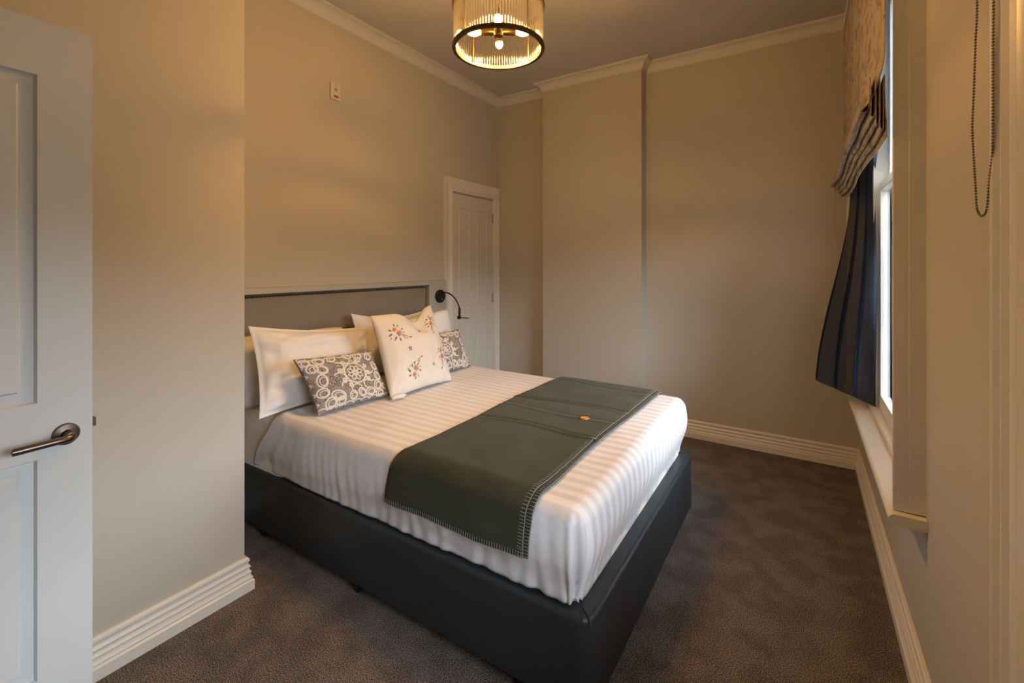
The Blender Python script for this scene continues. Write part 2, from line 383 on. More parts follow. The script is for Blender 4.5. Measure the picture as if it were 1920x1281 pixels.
# ---- window 1 (visible) and window 2 (near the viewer)
def window(name, w, label, casing, mull=None):
    y0, y1, z0, z1 = w; zm = 1.88
    root = empty(name, (XW, (y0 + y1) / 2, z0), label=label, kind='structure')
    # casing
    if casing == 'box':
        for ya, yb in ((y0 - .02, y0 + .001), (y1 - .001, y1 + .02)):
            m = MB(); m.box(.294, XW + .002, ya, yb, .628, z1 + .12); m.box(.254, .2955, ya + .0012, yb, .628, z1 + .12)
            m.build('casing', M_trim, root, bevel=.002)
        m = MB(); m.box(.256, XW + .002, y0, y1, z1, z1 + .118); m.build('head_casing', M_trim, root, bevel=.002)
        ya, yb, xs = y0 - .048, y1 + .048, .262
    else:
        pr = [(0, 0), (.022, 0), (.026, .006), (.026, .022), (.018, .030), (.018, .045), (.022, .052), (.014, .062), (.014, .10), (.018, .11), (.010, .125), (.010, .165), (0, .17)]
        for yb, sg in ((y1 + .19, -1), (y0 - .19, 1)):
            m = MB(); A = []; B = []
            for d, t_ in pr:
                A.append((XW - d - (.006 if d else -.002), yb + sg * t_, .05 if False else .0)); B.append((XW - d - (.006 if d else -.002), yb + sg * t_, z1 + .14))
            k = len(pr); m.add(A + B, [(i, i + 1, k + i + 1, k + i) for i in range(k - 1)]); m.add(A, [tuple(range(k))]); m.add(B, [tuple(range(k))])
            m.build('casing', M_trim, root, merge=False)
        m = MB(); m.box(XW - .03, XW + .002, y0 - .02, y1 + .02, z1, z1 + .14); m.build('head_casing', M_trim, root, bevel=.003)
        ya, yb, xs = y0 - .018, y1 + .018, .30
    # jamb linings
    m = MB(); m.box(.337, XE, y0, y0 + .02, z0, z1); m.box(.337, XE, (mull or y1) - .02, (mull or y1) + .001, z0, z1); m.box(.337, XE, y0, y1, z1 - .02, z1)
    m.build('jamb', M_trim, root)
    # sill with rounded nose + stool step
    prof = [(XW - .001 if casing == 'box' else XE - .2, .624)] + [(xs - .006 - .018 * math.sin(a), .606 + .018 * math.cos(a)) for a in [math.pi * k / 10 for k in range(11)]] + [(XW - .001 if casing == 'box' else XE - .2, .588)]
    m = MB(); k = len(prof); A = [(x, ya, z) for x, z in prof]; B = [(x, yb, z) for x, z in prof]
    m.add(A + B, [(i, (i + 1) % k, k + (i + 1) % k, k + i) for i in range(k)], True); m.add(A, [tuple(range(k))]); m.add(B, [tuple(range(k))[::-1]])
    m.build('sill', M_trim, root, merge=False, sharp=35)
    m = MB(); m.box(.320, XE - .15, y0 + .001, (mull or y1) - .0, .618, .656); m.build('stool', M_trim, root, bevel=.002)
    if mull: m = MB(); m.box(.320, XW, mull, y1 - .001, .618, .656); m.build('stool', M_trim, root, bevel=.002)
    if casing == 'box':
        m = MB(); pr = [(XW + .002, .588), (.297, .588), (.297, .578), (.304, .570), (.313, .566), (.316, .556), (.322, .549), (XW + .002, .549)]
        k = len(pr); A = [(x, ya + .02, z) for x, z in pr]; B = [(x, yb - .02, z) for x, z in pr]
        m.add(A + B, [(i, (i + 1) % k, k + (i + 1) % k, k + i) for i in range(k)]); m.add(A, [tuple(range(k))]); m.add(B, [tuple(range(k))[::-1]])
        m.build('apron', M_trim, root)
    spans = [(y0 + .02, (mull or y1) - .02)]
    if mull:
        m = MB(); m.box(XW - .004, XW + .001, mull - .02, y1, z0, z1 + .01); m.build('side_panel', M_trim, root, bevel=.001)
    for a, c in spans:
        for (zz0, zz1, x0) in ((z0, zm + .02, .357), (zm - .022, z1 - .02, .397)):
            s = MB(); st = .048; rb = .075 if zz0 == z0 else .042; rt = .042 if zz0 == z0 else .055
            s.box(x0, x0 + .038, a, a + st, zz0, zz1); s.box(x0, x0 + .038, c - st, c, zz0, zz1)
            s.box(x0, x0 + .038, a + st, c - st, zz0, zz0 + rb); s.box(x0, x0 + .038, a + st, c - st, zz1 - rt, zz1)
            so = s.build('sash', M_sash, root, merge=False, bevel=.003)
            g = MB(); g.box(x0 + .016, x0 + .021, a + st - .004, c - st + .004, zz0 + rb - .004, zz1 - rt + .004); g.build('pane', M_glass, so)
    if casing == 'box':
        l = MB(); l.box(.351, .357, 2.45, 2.53, z0 + .022, z0 + .03); l.box(.340, .357, 2.46, 2.52, z0 + .026, z0 + .034); l.build('sash_lift', M_bronze, root, bevel=.002)
window('window_1', W1, 'tall white sash window behind the roman blind', 'box', H1Y)
window('window_2', W2, 'moulded cream window casing nearest the viewer at the right edge', 'flat')

# ---- doors
def panel_leaf(name, parent, w, z0, z1, th, stile, rails, muntin, m, M, inset=.011, mold=.024):
    """leaf in local frame: x along width 0..w, y thickness 0..-th (front face y=0 faces +normal), z up"""
    mb = MB(); cols = [(stile, w - stile)] if not muntin else [(stile, w / 2 - muntin / 2), (w / 2 + muntin / 2, w - stile)]
    zs = [z0] + [z for r in rails for z in r] + [z1]     # panel rows are (zs[1],zs[2]) ...
    rows = [(rails[i][0], rails[i][1]) for i in range(len(rails))]
    xs_ = sorted({0, w} | {x for c in cols for x in c}); zz = sorted({z0, z1} | {z for r in rows for z in r})
    def isp(xa, za): return any(c[0] <= xa < c[1] for c in cols) and any(r[0] <= za < r[1] for r in rows)
    for i in range(len(xs_) - 1):
        for j in range(len(zz) - 1):
            xa, xb, za, zb = xs_[i], xs_[i + 1], zz[j], zz[j + 1]
            if not isp(xa, za):
                mb.add([(xa, 0, za), (xb, 0, za), (xb, 0, zb), (xa, 0, zb)], [(0, 1, 2, 3)])
            else:
                seq = [(0, 0), (.004, -inset), (mold * .55, -inset * .75), (mold, -inset * .95), (mold + .004, -inset * .45)]
                R = [[(xa + d, y, za + d), (xb - d, y, za + d), (xb - d, y, zb - d), (xa + d, y, zb - d)] for d, y in seq]
                for q in range(len(R) - 1):
                    mb.add(R[q] + R[q + 1], [(k, (k + 1) % 4, 4 + (k + 1) % 4, 4 + k) for k in range(4)])
                mb.add(R[-1], [(0, 1, 2, 3)])
    mb.add([(0, 0, z0), (w, 0, z0), (w, -th, z0), (0, -th, z0), (0, 0, z1), (w, 0, z1), (w, -th, z1), (0, -th, z1)],
           [(0, 3, 2, 1), (4, 5, 6, 7), (1, 2, 6, 5), (3, 0, 4, 7), (2, 3, 7, 6)])
    mb.v = [M @ v for v in mb.v]
    return mb.build(name, m, parent, merge=True, sharp=20)

# near open door: hinge on the front wall, free edge towards the room
hx, hy, ex, ey = -1.508, -.42, -1.543, .398
L_ = math.hypot(ex - hx, ey - hy)
dv = Vector((ex - hx, ey - hy, 0)) / L_; nv = Vector((dv.y, -dv.x, 0))     # normal towards camera (+x)
Md = Matrix(((dv.x, nv.x, 0, hx), (dv.y, nv.y, 0, hy), (0, 0, 1, 0), (0, 0, 0, 1)))
root = empty('door_1', (hx, hy, 0), label='open white panelled door at the left edge with bronze lever', kind='structure')
panel_leaf('door_leaf', root, L_ - .003, .012, 2.038, .040, .101, [(.452, .983), (1.118, 1.905)], 0, M_door, Md, inset=.010, mold=.030)
hz, hw = 1.030, L_ - .054
Mr = Md @ Matrix.Translation((hw, 0, hz)) @ Matrix.Rotation(D2R(-90), 4, 'X')
m = MB(); m.lathe([(0, 0), (.0265, 0), (.0265, .004), (.0245, .008), (.012, .0095), (.0105, .013), (.0105, .040), (.0, .042)], Mr, 40)
hd = m.build('door_handle', M_bronze, root)
pts = catmull([(hw, .030, hz), (hw - .001, .043, hz), (hw - .014, .050, hz), (hw - .04, .051, hz), (hw - .092, .050, hz - .001), (hw - .104, .049, hz - .001)], 6)
m = MB(); m.tube([Md @ p for p in pts], [.0095] * 6 + [.0085] * (len(pts) - 9) + [.006, .0045, .003], 14)
m.build('lever', M_bronze, hd)
m = MB(); m.box(L_ - .004, L_ + .008, -.028, -.012, hz + .0, hz + .022, Md); m.box(L_ - .0035, L_ - .0025, -.032, -.008, hz - .05, hz + .07, Md); m.build('latch', M_bronze, root, bevel=.001)
# architrave round the entrance opening (behind the viewer)
m = MB(); m.box(FX0 - .09, FX0 - .02, YF, YF + .02, 0, 2.14); m.box(FX1, FX1 + .09, YF, YF + .02, 0, 2.14); m.box(FX0 - .09, FX1 + .09, YF, YF + .02, 2.07, 2.16)
struct('trim_2', m, M_trim, 'painted architrave of the entrance doorway')

# far cupboard door
root = empty('door_2', (XL, (DY0 + DY1) / 2, 0), label='closed cream four-panel door beside the headboard', kind='structure')
Mf = Matrix(((0, 1, 0, XL - .018), (1, 0, 0, DY0 + .004), (0, 0, 1, 0), (0, 0, 0, 1)))
panel_leaf('door_leaf', root, DY1 - DY0 - .008, .01, DZ - .010, .035, .105, [(.20, .885), (1.045, 2.005)], .105, M_door2, Mf, inset=.009, mold=.02)
def casing_strip(y0, y1, z0, z1, vertical, flip):
    pr = [(0, 0), (.022, .0), (.022, .014), (.014, .022), (.014, .075), (.020, .084), (.020, .098), (.006, .112), (0, .118)]
    return pr
m = MB()
cs = [(-.004, 0), (.024, 0), (.024, .016), (.017, .026), (.016, .074), (.021, .082), (.020, .094), (.012, .100), (.012, .118), (-.004, .118)]
oy, oz = 3.152, 2.266
A = [(XL + d, oy + t_, 0) for d, t_ in cs]; B = [(XL + d, oy + t_, oz - t_) for d, t_ in cs]; C = [(XL + d, YB, oz - t_) for d, t_ in cs]
k = len(cs)
for P_, Q_ in ((A, B), (B, C)): m.add(P_ + Q_, [(i, i + 1, k + i + 1, k + i) for i in range(k - 1)])
m.build('door_frame', M_trim, root, merge=False)
m = MB(); A = [(XL + d, YB - .001 - (.070 - t_ * .6) * 1, 0) for d, t_ in cs]
m = MB(); m.box(XL - .004, XL + .020, DY1, YB - .001, 0, oz - .118); m.box(XL + .018, XL + .026, DY1 + .028, YB - .001, 0, oz - .118); m.build('door_frame', M_trim, root, bevel=.004)
m = MB(); m.box(XL - .055, XL + .0, DY0 - .001, DY0 + .003, 0, DZ); m.box(XL - .055, XL + .0, DY1 - .003, DY1 + .001, 0, DZ); m.box(XL - .055, XL, DY0, DY1, DZ - .004, DZ + .001); m.build('door_jamb', M_trim, root)
for z in (1.94, 1.10, .25):
    m = MB(); m.tube([(XL - .012, DY1 - .004, z - .048), (XL - .012, DY1 - .004, z + .048)], .007, 10); m.box(XL - .018, XL - .014, DY1 - .014, DY1 - .003, z - .045, z + .045)
    m.build('hinge', M_chrome, root)

# ---- wall unit (small alarm plate)
y0, y1, z0, z1 = 1.962, 2.040, 2.610, 2.730
root = empty('wall_alarm', (XL, 2.0, 2.61), label='small cream alarm plate with speaker grille high on the beige wall', cat='alarm')
m = MB(); m.box(XL, XL + .016, y0, y1, z0, z1); m.build('plate', M_plastic, root, bevel=.003)
m = MB(); cy, cz = 2.001, 2.680
m.lathe([(0, .0005), (.0035, .0005), (.0035, 0)], Matrix.Translation((XL + .0162, cy, cz)) @ Matrix.Rotation(D2R(90), 4, 'Y'), 12)
for k in range(8):
    a = k * math.pi / 4; d = Vector((0, math.cos(a), math.sin(a))); q = Vector((0, -d.z, d.y))
    c0 = Vector((XL + .0167, cy, cz)) + d * .006; c1 = c0 + d * .009
    m.add([c0 + q * .002, c0 - q * .002, c1 - q * .0016, c1 + q * .0016], [(0, 1, 2, 3)])
m.build('grille', M_dark, root, recalc=False)
m = MB(); m.box(XL + .015, XL + .0168, 1.985, 2.022, 2.626, 2.642)
m.box(XL + .015, XL + .0168, 1.980, 2.026, 2.622, 2.6235)
m.build('red_label', M_red, root)
m = MB(); m.box(XL + .015, XL + .0175, 1.992, 2.010, 2.712, 2.717); m.build('indicator', M_chrome, root, bevel=.001)

# ------------------------------------------------------------------ headboard
HX = -2.720; HY0, HY1, HZ = YA + .002, 3.125, 1.305; IY0, IY1, IZ = 1.22, 2.903, 1.275
root = empty('headboard', (XL, 2.08, .1), label='wall-mounted headboard with painted frame and taupe nail-trimmed upholstered panel', cat='headboard')
m = MB(); m.box(XL + .001, HX, HY0, IY0, .12, HZ); m.box(XL + .001, HX, IY1, HY1, .12, HZ); m.box(XL + .001, HX, IY0, IY1, IZ, HZ)
m.box(XL + .001, XL + .008, IY0, IY1, .12, IZ)
m.box(XL + .001, HX - .012, HY0, HY1, HZ - .001, HZ + .006)
m.build('frame', M_frame, root, bevel=.0015)
m = MB(); px0, px1 = XL + .008, XL + .036
def padf(u, v):
    s, t = u * 2 - 1, v * 2 - 1; e_ = min(1 - abs(s), (1 - abs(t)) * .6); k = smoothstep(0, .03, e_)
    return Vector((px0 + .006 + (px1 - px0 - .006) * k ** .5 + .002 * n3(u * 9, v * 4, 1) * k, IY0 + .003 + u * (IY1 - IY0 - .006), .30 + v * (IZ - .303)))
m.grid(padf, 90, 40); m.build('upholstered_panel', M_panel, root)
nm_ = MB(); nm_.lathe([(0, .0055), (.0028, .0048), (.0048, .0025), (.0055, 0)], Matrix.Rotation(D2R(90), 4, 'Y'), 10)
n0 = nm_.build('nail', M_nail, root, org=None); n0.matrix_parent_inverse = parent_inv(root)
xs_n, zt = px1 - .001, IZ - .017
n0.location = (xs_n, 1.315, zt)
for k in range(1, 98):
    c = n0.copy(); col.objects.link(c); c.location = (xs_n, 1.315 + .01596 * k, zt)
m = MB()
zz_ = zt - .016
while zz_ > .4:
    m.lathe([(0, .0055), (.0028, .0048), (.0048, .0025), (.0055, 0)], Matrix.Translation((xs_n, IY1 - .022, zz_)) @ Matrix.Rotation(D2R(90), 4, 'Y'), 8); zz_ -= .016
yy = 1.299
while yy > IY0 + .02:
    m.lathe([(0, .0055), (.0028, .0048), (.0048, .0025), (.0055, 0)], Matrix.Translation((xs_n, yy, zt)) @ Matrix.Rotation(D2R(90), 4, 'Y'), 8); yy -= .016
tag(m.build('nail_row', M_nail, root), kind='stuff')

# reading lamp
LY, LZ = 3.03, 1.172
HX -= .0015
root = empty('reading_lamp', (HX, LY, LZ), label='small black gooseneck reading lamp fixed to the headboard frame', cat='lamp')
m = MB(); m.lathe([(0, 0), (.056, 0), (.058, .003), (.058, .020), (.054, .025), (0, .026)], Matrix.Translation((HX, LY, LZ)) @ Matrix.Rotation(D2R(90), 4, 'Y'), 40); m.build('wall_plate', M_black, root)
m = MB(); m.lathe([(.0045, 0), (.0045, .003), (0, .004)], Matrix.Translation((HX + .025, LY + .008, LZ - .028)) @ Matrix.Rotation(D2R(90), 4, 'Y'), 12); m.build('switch', M_plastic, root)
pts = catmull([(HX + .020, LY, LZ + .030), (HX + .05, LY, LZ + .034), (HX + .11, LY + .003, LZ + .028), (HX + .17, LY + .008, LZ - .01), (HX + .207, LY + .013, LZ - .065), (HX + .219, LY + .015, LZ - .105)], 8)
m = MB(); m.tube(pts, .0058, 10)
for i in range(len(pts) - 1):
    pass
m.build('gooseneck', M_black, root)
m = MB(); m.tube([(HX + .030 + 0 * 1, LY, LZ + .030), (HX + .0, LY, LZ + .030)], .015, 16); m.build('swivel', M_black, root)
hx_, hy_ = HX + .220, LY + .015
m = MB(); m.tube([(hx_, hy_, LZ - .095), (hx_, hy_, LZ - .098), (hx_, hy_, LZ - .165), (hx_, hy_, LZ - .168)], [.009, .0105, .0105, .009], 16)
m.lathe([(0, -.012), (.013, -.012), (.015, -.010), (.015, .010), (.013, .012), (0, .012)], Matrix.Translation((hx_ - .004, hy_, LZ - .178)) @ Matrix.Rotation(D2R(90), 4, 'X'), 20)
hd = m.build('lamp_head', M_black, root)
m = MB(); m.box(hx_ + .0, hx_ + .098, hy_ - .011, hy_ + .011, LZ - .180, LZ - .174); m.build('paddle', M_black, hd, bevel=.002)

# ------------------------------------------------------------------ bed
BX0, BX1, BY0, BY1, BZ = -2.712, -.548, 1.293, 2.829, .348
def rbox(x0, x1, y0, y1, z0, z1, r, rz_, n=(60, 40, 14), fn=None, bottom=True, top=True):
    """rounded box as one grid skin; r = vertical corner radius, rz_ = top edge radius"""
    mb = MB(); per = []
    def corner(cx, cy, a0):
        return [(cx, cy, a0 + math.pi / 2 * k / 8) for k in range(9)]
    seq = []
    def edge(xa, ya, xb, yb, a, N_):
        for k in range(1, N_):
            t_ = k / N_; seq.append((xa + (xb - xa) * t_, ya + (yb - ya) * t_, a))
    c = [(x1 - r, y0 + r, -math.pi / 2), (x1 - r, y1 - r, 0), (x0 + r, y1 - r, math.pi / 2), (x0 + r, y0 + r, math.pi)]
    Ns = [n[1], n[0], n[1], n[0]]
    for i in range(4):
        seq += corner(*c[i]); j = (i + 1) % 4
        edge(c[i][0], c[i][1], c[j][0], c[j][1], c[j][2], Ns[i])
    S = len(seq)
    rows = []
    for k in range(n[2] + 1):
        z = z0 + (z1 - rz_ - z0) * k / n[2]; rows.append((r, z))
    for k in range(1, 9):
        a = math.pi / 2 * k / 8; rows.append((r - rz_ * (1 - math.cos(a)), z1 - rz_ + rz_ * math.sin(a)))
    vs_ = [Vector((px + rr * math.cos(a), py + rr * math.sin(a), z)) for rr, z in rows for px, py, a in seq]
    fs = [(j * S + i, j * S + (i + 1) % S, (j + 1) * S + (i + 1) % S, (j + 1) * S + i) for j in range(len(rows) - 1) for i in range(S)]
    # top: shrink rings towards a central line-grid
    base = (len(rows) - 1) * S; cx, cy = (x0 + x1) / 2, (y0 + y1) / 2; K = 26; last = base
    for q in range(1, K + 1):
        t_ = 1 - q / K; st = len(vs_)
        for i in range(S):
            p = vs_[base + i]; vs_.append(Vector((cx + (p.x - cx) * t_, cy + (p.y - cy) * t_, z1)))
        fs += [(last + i, last + (i + 1) % S, st + (i + 1) % S, st + i) for i in range(S)]; last = st
    if bottom: fs.append(tuple(range(S))[::-1])
    if fn: vs_ = [fn(p) for p in vs_]
    mb.add(vs_, fs, True); return mb
bed = empty('bed', ((BX0 + BX1) / 2, (BY0 + BY1) / 2, 0), label='queen bed with charcoal vinyl base on castors, standing in the alcove', cat='bed')
def basefn(p):
    q = p.copy(); d = 1 if p.y < 1.4 else 0
    q.x += .002 * n3(p.y * 8, p.z * 10, 3); q.y += .0025 * n3(p.x * 6, p.z * 10, 5)
    return q
rbox(BX0, BX1, BY0, BY1, .052, BZ, .055, .018, (70, 50, 8), basefn).build('base', M_base, bed)
# folded pleat of the cover at the foot corner
m = MB()
cx_, cy_ = BX1 - .055, BY0 + .055
for a, ln in ((-62, .052), (-38, .060)):
    d = Vector((math.cos(D2R(a)), math.sin(D2R(a)), 0)); st = Vector((cx_, cy_, BZ + .001)) + d * .004
    m.tube([st, st + d * ln * .5 + Vector((0, 0, .0015)), st + d * (ln - .004) + Vector((0, 0, -.004)), st + d * (ln + .004) + Vector((0, 0, -.02))], [.001, .0028, .0028, .001], 6)
m.build('corner_pleat', M_base, bed)
def mattfn(p):
    q = p.copy(); k = 1 - smoothstep(.60, .66, p.z); h_ = smoothstep(-2.22, -2.30, p.x); q.y += h_ * .028 * (-1 if p.y < 2 else 1) * smoothstep(.5, .7, abs(p.y - 2.06)); q.y += h_ * .007 * k * (n3(p.x * 12, 3, p.z * 2) + .5 * n3(p.x * 30, 8, p.z * 5)); return q
m = rbox(BX0 + .015, BX1 - .060, BY0 + .050, BY1 - .050, BZ + .001, .655, .06, .05, (60, 24, 10), mattfn); m.build('mattress', M_sheet, bed)
def caster(x, y):
    m = MB(); m.tube([(x, y, .06), (x, y, .040)], .013, 12)
    m.box(x - .010, x + .010, y - .014, y + .014, .030, .046)
    for s in (-1, 1): m.lathe([(0, -.007), (.022, -.007), (.026, -.004), (.026, .004), (.022, .007), (0, .007)], Matrix.Translation((x, y + s * .012, .0265)) @ Matrix.Rotation(D2R(90), 4, 'X'), 20)
    c_ = m.build('caster', M_black, bed)
    m = MB(); m.lathe([(0, 0), (.003, 0), (.003, .002), (0, .0025)], Matrix.Translation((x, y - .019, .0265)) @ Matrix.Rotation(D2R(90), 4, 'X'), 10); m.build('axle', M_chrome, c_)
for x in (-2.42, -1.66, -.80):
    for y in (BY0 + .032, BY1 - .06): caster(x, y)

# bedspread: skin over the mattress, hem tucked on the base
QX1, QY0, QY1, QZ = BX1 - .030, BY0 + .012, BY1 - .012, .668
HEMZ = BZ + .005
def spread_pt(p):
    q = p.copy(); zt = smoothstep(HEMZ, QZ, p.z); low = 1 - zt
    side = smoothstep(BY0 + .10, BY0 + .02, p.y); far = smoothstep(BY1 - .10, BY1 - .02, p.y); foot = smoothstep(QX1 - .09, QX1 - .01, p.x)
    mid = 4 * zt * low
    top = smoothstep(QZ - .03, QZ - .001, p.z)
    # vertical drape puckers on the sides and foot
    f1 = n3(p.x * 9, 2.0, p.z * 1.2) + .6 * n3(p.x * 24, 7.0, p.z * 2.0)
    q.y -= side * (.010 * mid + (.011 * f1) * (1 - top) * (.35 + .65 * low)) * (1 - foot * .5)
    q.y += far * .008 * mid
    f2 = n3(9.0, p.y * 8, p.z * 1.1) + .5 * n3(3.0, p.y * 22, p.z * 2)
    q.x += foot * (.016 * mid - .030 * low ** 2 + .0050 * f2 * (1 - top) * (.3 + .7 * low))
    q.y += side * .012 * low ** 2
    # crumples along the hem
    hem = smoothstep(HEMZ + .075, HEMZ, p.z)
    cr_ = n3(p.x * 17, 11, p.z * 9) ; near = smoothstep(-1.75, -1.0, p.x)
    q.y -= side * hem * (.016 * cr_ * near + .003)
    q.z += hem * (side * (.004 + .012 * abs(n3(p.x * 6, 4, 0)) * (1 if p.z <= HEMZ + .03 else .4)) + foot * .010 * abs(n3(5, p.y * 5, 0)))
    # near foot corner fold
    c_ = side * foot
    ang = math.atan2(q.y - (BY0 + .07), q.x - (QX1 - .06))
    q += Vector((math.cos(ang), math.sin(ang), 0)) * c_ * (.010 * math.sin(ang * 9 + 1.0) * (1 - top) * (.4 + low))
    # soft top undulation
    ti = top * (1 - side) * (1 - foot)
    q.z += top * (.004 * n3(p.x * 3, p.y * 3, 0) + .0022 * n3(p.x * 11, p.y * 9, 5) + .0022 * smoothstep(.1, .5, n3(p.x * 5 + 20, p.y * 14, 8)))
    # slant of the duvet edge at the head
    if p.x < -1.9:
        t_ = smoothstep(-1.9, -2.32, p.x)
        q.x -= t_ * .20 * (1 - smoothstep(HEMZ, QZ, p.z)) * max(side, far)
        q.z += t_ * .004
        if p.z > QZ - .02: q.z += .006 * math.sin(math.pi * smoothstep(-2.22, -2.32, p.x)) 
    return q
def bedspread():
    mb = MB(); rz_, rc = .055, .06; x0 = -2.32
    # cross-section path in the y-z plane is swept to the foot; plan-view ring approach
    NX, NY, NZ = 190, 90, 26
    seq = []
    for k in range(NX): seq.append((x0 + (QX1 - rc - x0) * k / NX, QY0 + rc, -math.pi / 2, 1))
    for k in range(13): seq.append((QX1 - rc, QY0 + rc, -math.pi / 2 + math.pi / 2 * k / 12, 1))
    for k in range(1, NY): seq.append((QX1 - rc, QY0 + rc + (QY1 - QY0 - 2 * rc) * k / NY, 0, 1))
    for k in range(13): seq.append((QX1 - rc, QY1 - rc, math.pi / 2 * k / 12, 1))
    for k in range(1, NX + 1): seq.append((QX1 - rc - (QX1 - rc - x0) * k / NX, QY1 - rc, math.pi / 2, 1))
    S = len(seq); rows = [(rc, HEMZ + (QZ - rz_ - HEMZ) * k / NZ) for k in range(NZ + 1)]
    rows += [(rc - rz_ * (1 - math.cos(math.pi / 2 * k / 8)), QZ - rz_ + rz_ * math.sin(math.pi / 2 * k / 8)) for k in range(1, 9)]
    V = [Vector((px + rr * math.cos(a), py + rr * math.sin(a), z)) for rr, z in rows for px, py, a, _ in seq]
    F = [(j * S + i, j * S + i + 1, (j + 1) * S + i + 1, (j + 1) * S + i) for j in range(len(rows) - 1) for i in range(S - 1)]
    base = (len(rows) - 1) * S
    # top fill: pair near side with far side
    top = [base + i for i in range(S)]; NT = NY; cE = NX + 12; colsI = []
    for i in range(cE + 1):
        a, c = V[top[i]], V[top[S - 1 - i]]
        if i == cE: row = [top[cE + k] for k in range(NY + 1)]
        else:
            row = [top[i]]
            for k in range(1, NT): row.append(len(V)); V.append(a.lerp(c, k / NT))
            row.append(top[S - 1 - i])
        colsI.append(row)
    for A_, B_ in zip(colsI, colsI[1:]):
        for k in range(NT): F.append((A_[k], A_[k + 1], B_[k + 1], B_[k]))
    V = [spread_pt(p) for p in V]
    mb.add(V, F, True); return mb
sp = bedspread().build('bedspread', M_stripe, sharp=0)
md = sp.modifiers.new('th', 'SOLIDIFY'); md.thickness = .006; md.offset = -1
tag(sp, 'white sateen-striped bedspread covering the bed', 'bedspread')

# ------------------------------------------------------------------ throw blanket
TH = .47
def throw_pt(x, s, off):
    """s = 0..1 along the width of the bed; returns draped point at offset off above the bedspread"""
    r = .055 + off; y0, y1, zt = QY0 - off, QY1 + off, QZ + off
    Lh = (zt - r) - TH; La = math.pi / 2 * r; Lt = (y1 - y0) - 2 * r; T = 2 * Lh + 2 * La + Lt; l = s * T
    if l < Lh: p = Vector((x, y0, TH + l)); nn = Vector((0, -1, 0))
    elif l < Lh + La:
        a = (l - Lh) / r; p = Vector((x, y0 + r - r * math.cos(a), zt - r + r * math.sin(a))); nn = Vector((0, -math.cos(a), math.sin(a)))
    elif l < Lh + La + Lt: p = Vector((x, y0 + r + (l - Lh - La), zt)); nn = Vector((0, 0, 1))
    elif l < Lh + 2 * La + Lt:
        a = (l - Lh - La - Lt) / r; p = Vector((x, y1 - r + r * math.sin(a), zt - r + r * math.cos(a))); nn = Vector((0, math.sin(a), math.cos(a)))
    else: p = Vector((x, y1, zt - r - (l - Lh - 2 * La - Lt))); nn = Vector((0, 1, 0))
    return p, nn, l
def throw_xy(t, s, lower):
    """t: 0 = fold edge (head side), 1 = stitched edge (foot side)"""
    l = s
    xa = -1.412 - .055 * smoothstep(.16, 0, s) + .012 * math.sin(s * 7)
    xb = -.760 - .030 * smoothstep(.20, 0, s) + .022 * smoothstep(.75, 1, s) + .006 * math.sin(s * 9 + 1)
    if lower: xb += .020 + .006 * math.sin(s * 8 + 2) - .010 * smoothstep(.12, 0, s)
    return xa + (xb - xa) * t
def creases(x, s):
    h_ = 0
    for s0, sl, w, am in ((.385, .02, .006, .009), (.60, .03, .006, .009), (.80, -.02, .007, .005), (.5, .0, .007, .004)):
        c_ = s0 + sl * (x + 1.1) + .006 * math.sin(x * 11 + s0 * 20)
        d = (s - c_) / w
        h_ += .7 * am * math.exp(-d * d) * (.5 + .5 * math.sin(x * 4 + s0 * 9 + 1.5)) - .5 * am * math.exp(-((s - c_ - 1.9 * w) / w) ** 2)
    return h_
def throw_surf(t, s, lower=False, extra=0.0):
    x = throw_xy(t, s, lower); off = (.012 if lower else .021)
    p, nn, l = throw_pt(x, s, off)
    if lower:
        if t < .6: p += nn * 0
        return p + nn * (.002 * n3(x * 8, s * 20, 9) + extra)
    bulge = .004 * math.sin(math.pi * min(1, max(0, t)))
    side = smoothstep(.12, .0, s)
    roll = -.012 * smoothstep(.05, 0, t)
    hang = side * .006 * n3(x * 7, 0, 3)
    p += nn * (bulge + .0035 * n3(x * 5, s * 9, 2) + creases(x, s) + hang + roll + extra)
    if s < .02: p.z += .004 * math.sin(x * 14)
    return p
root = empty('throw_blanket', (-1.08, 2.06, QZ), label='dark olive wool throw folded across the foot of the bed', cat='blanket')
m = MB(); m.grid(lambda u, v: throw_surf(u, v), 60, 260)
o = m.build('upper_fold', M_wool, root, sharp=0); md = o.modifiers.new('th', 'SOLIDIFY'); md.thickness = .006; md.offset = -1
m = MB(); m.grid(lambda u, v: throw_surf(.03 + .97 * u, v, True), 50, 200)
o = m.build('lower_fold', M_wool, root, sharp=0); md = o.modifiers.new('th', 'SOLIDIFY'); md.thickness = .005; md.offset = -1
def stitches(lower):
    m = MB(); r_ = .0008; e0 = .0015
    def edge_line(pts): m.tube(pts, .0010, 5)
    N_ = 300
    edge_line([throw_surf(1.0, .0 + k / N_, lower, e0 - .001) for k in range(N_ + 1)])
    if not lower: edge_line([throw_surf(.01 + k / 80 * .99, 0, lower, e0 - .001) for k in range(81)])
    cnt = 165
    for k in range(cnt):
        s = (k + .5) / cnt; dt = .020 / .66
        m.tube([throw_surf(1.0, s, lower, e0), throw_surf(1 - dt * .5, s, lower, e0 + .0008), throw_surf(1 - dt, s, lower, e0 - .0005)], r_, 5)
    if not lower:
        T = 1.92
        for k in range(64):
            t = (k + .5) / 64; ds = .020 / T
            m.tube([throw_surf(t, 0, lower, e0), throw_surf(t, ds * .5, lower, e0 + .0008), throw_surf(t, ds, lower, e0 - .0005)], r_, 5)
    return m
stitches(False).build('blanket_stitch', M_thread, root, merge=False, sharp=0)
stitches(True).build('blanket_stitch', M_thread, root, merge=False, sharp=0)
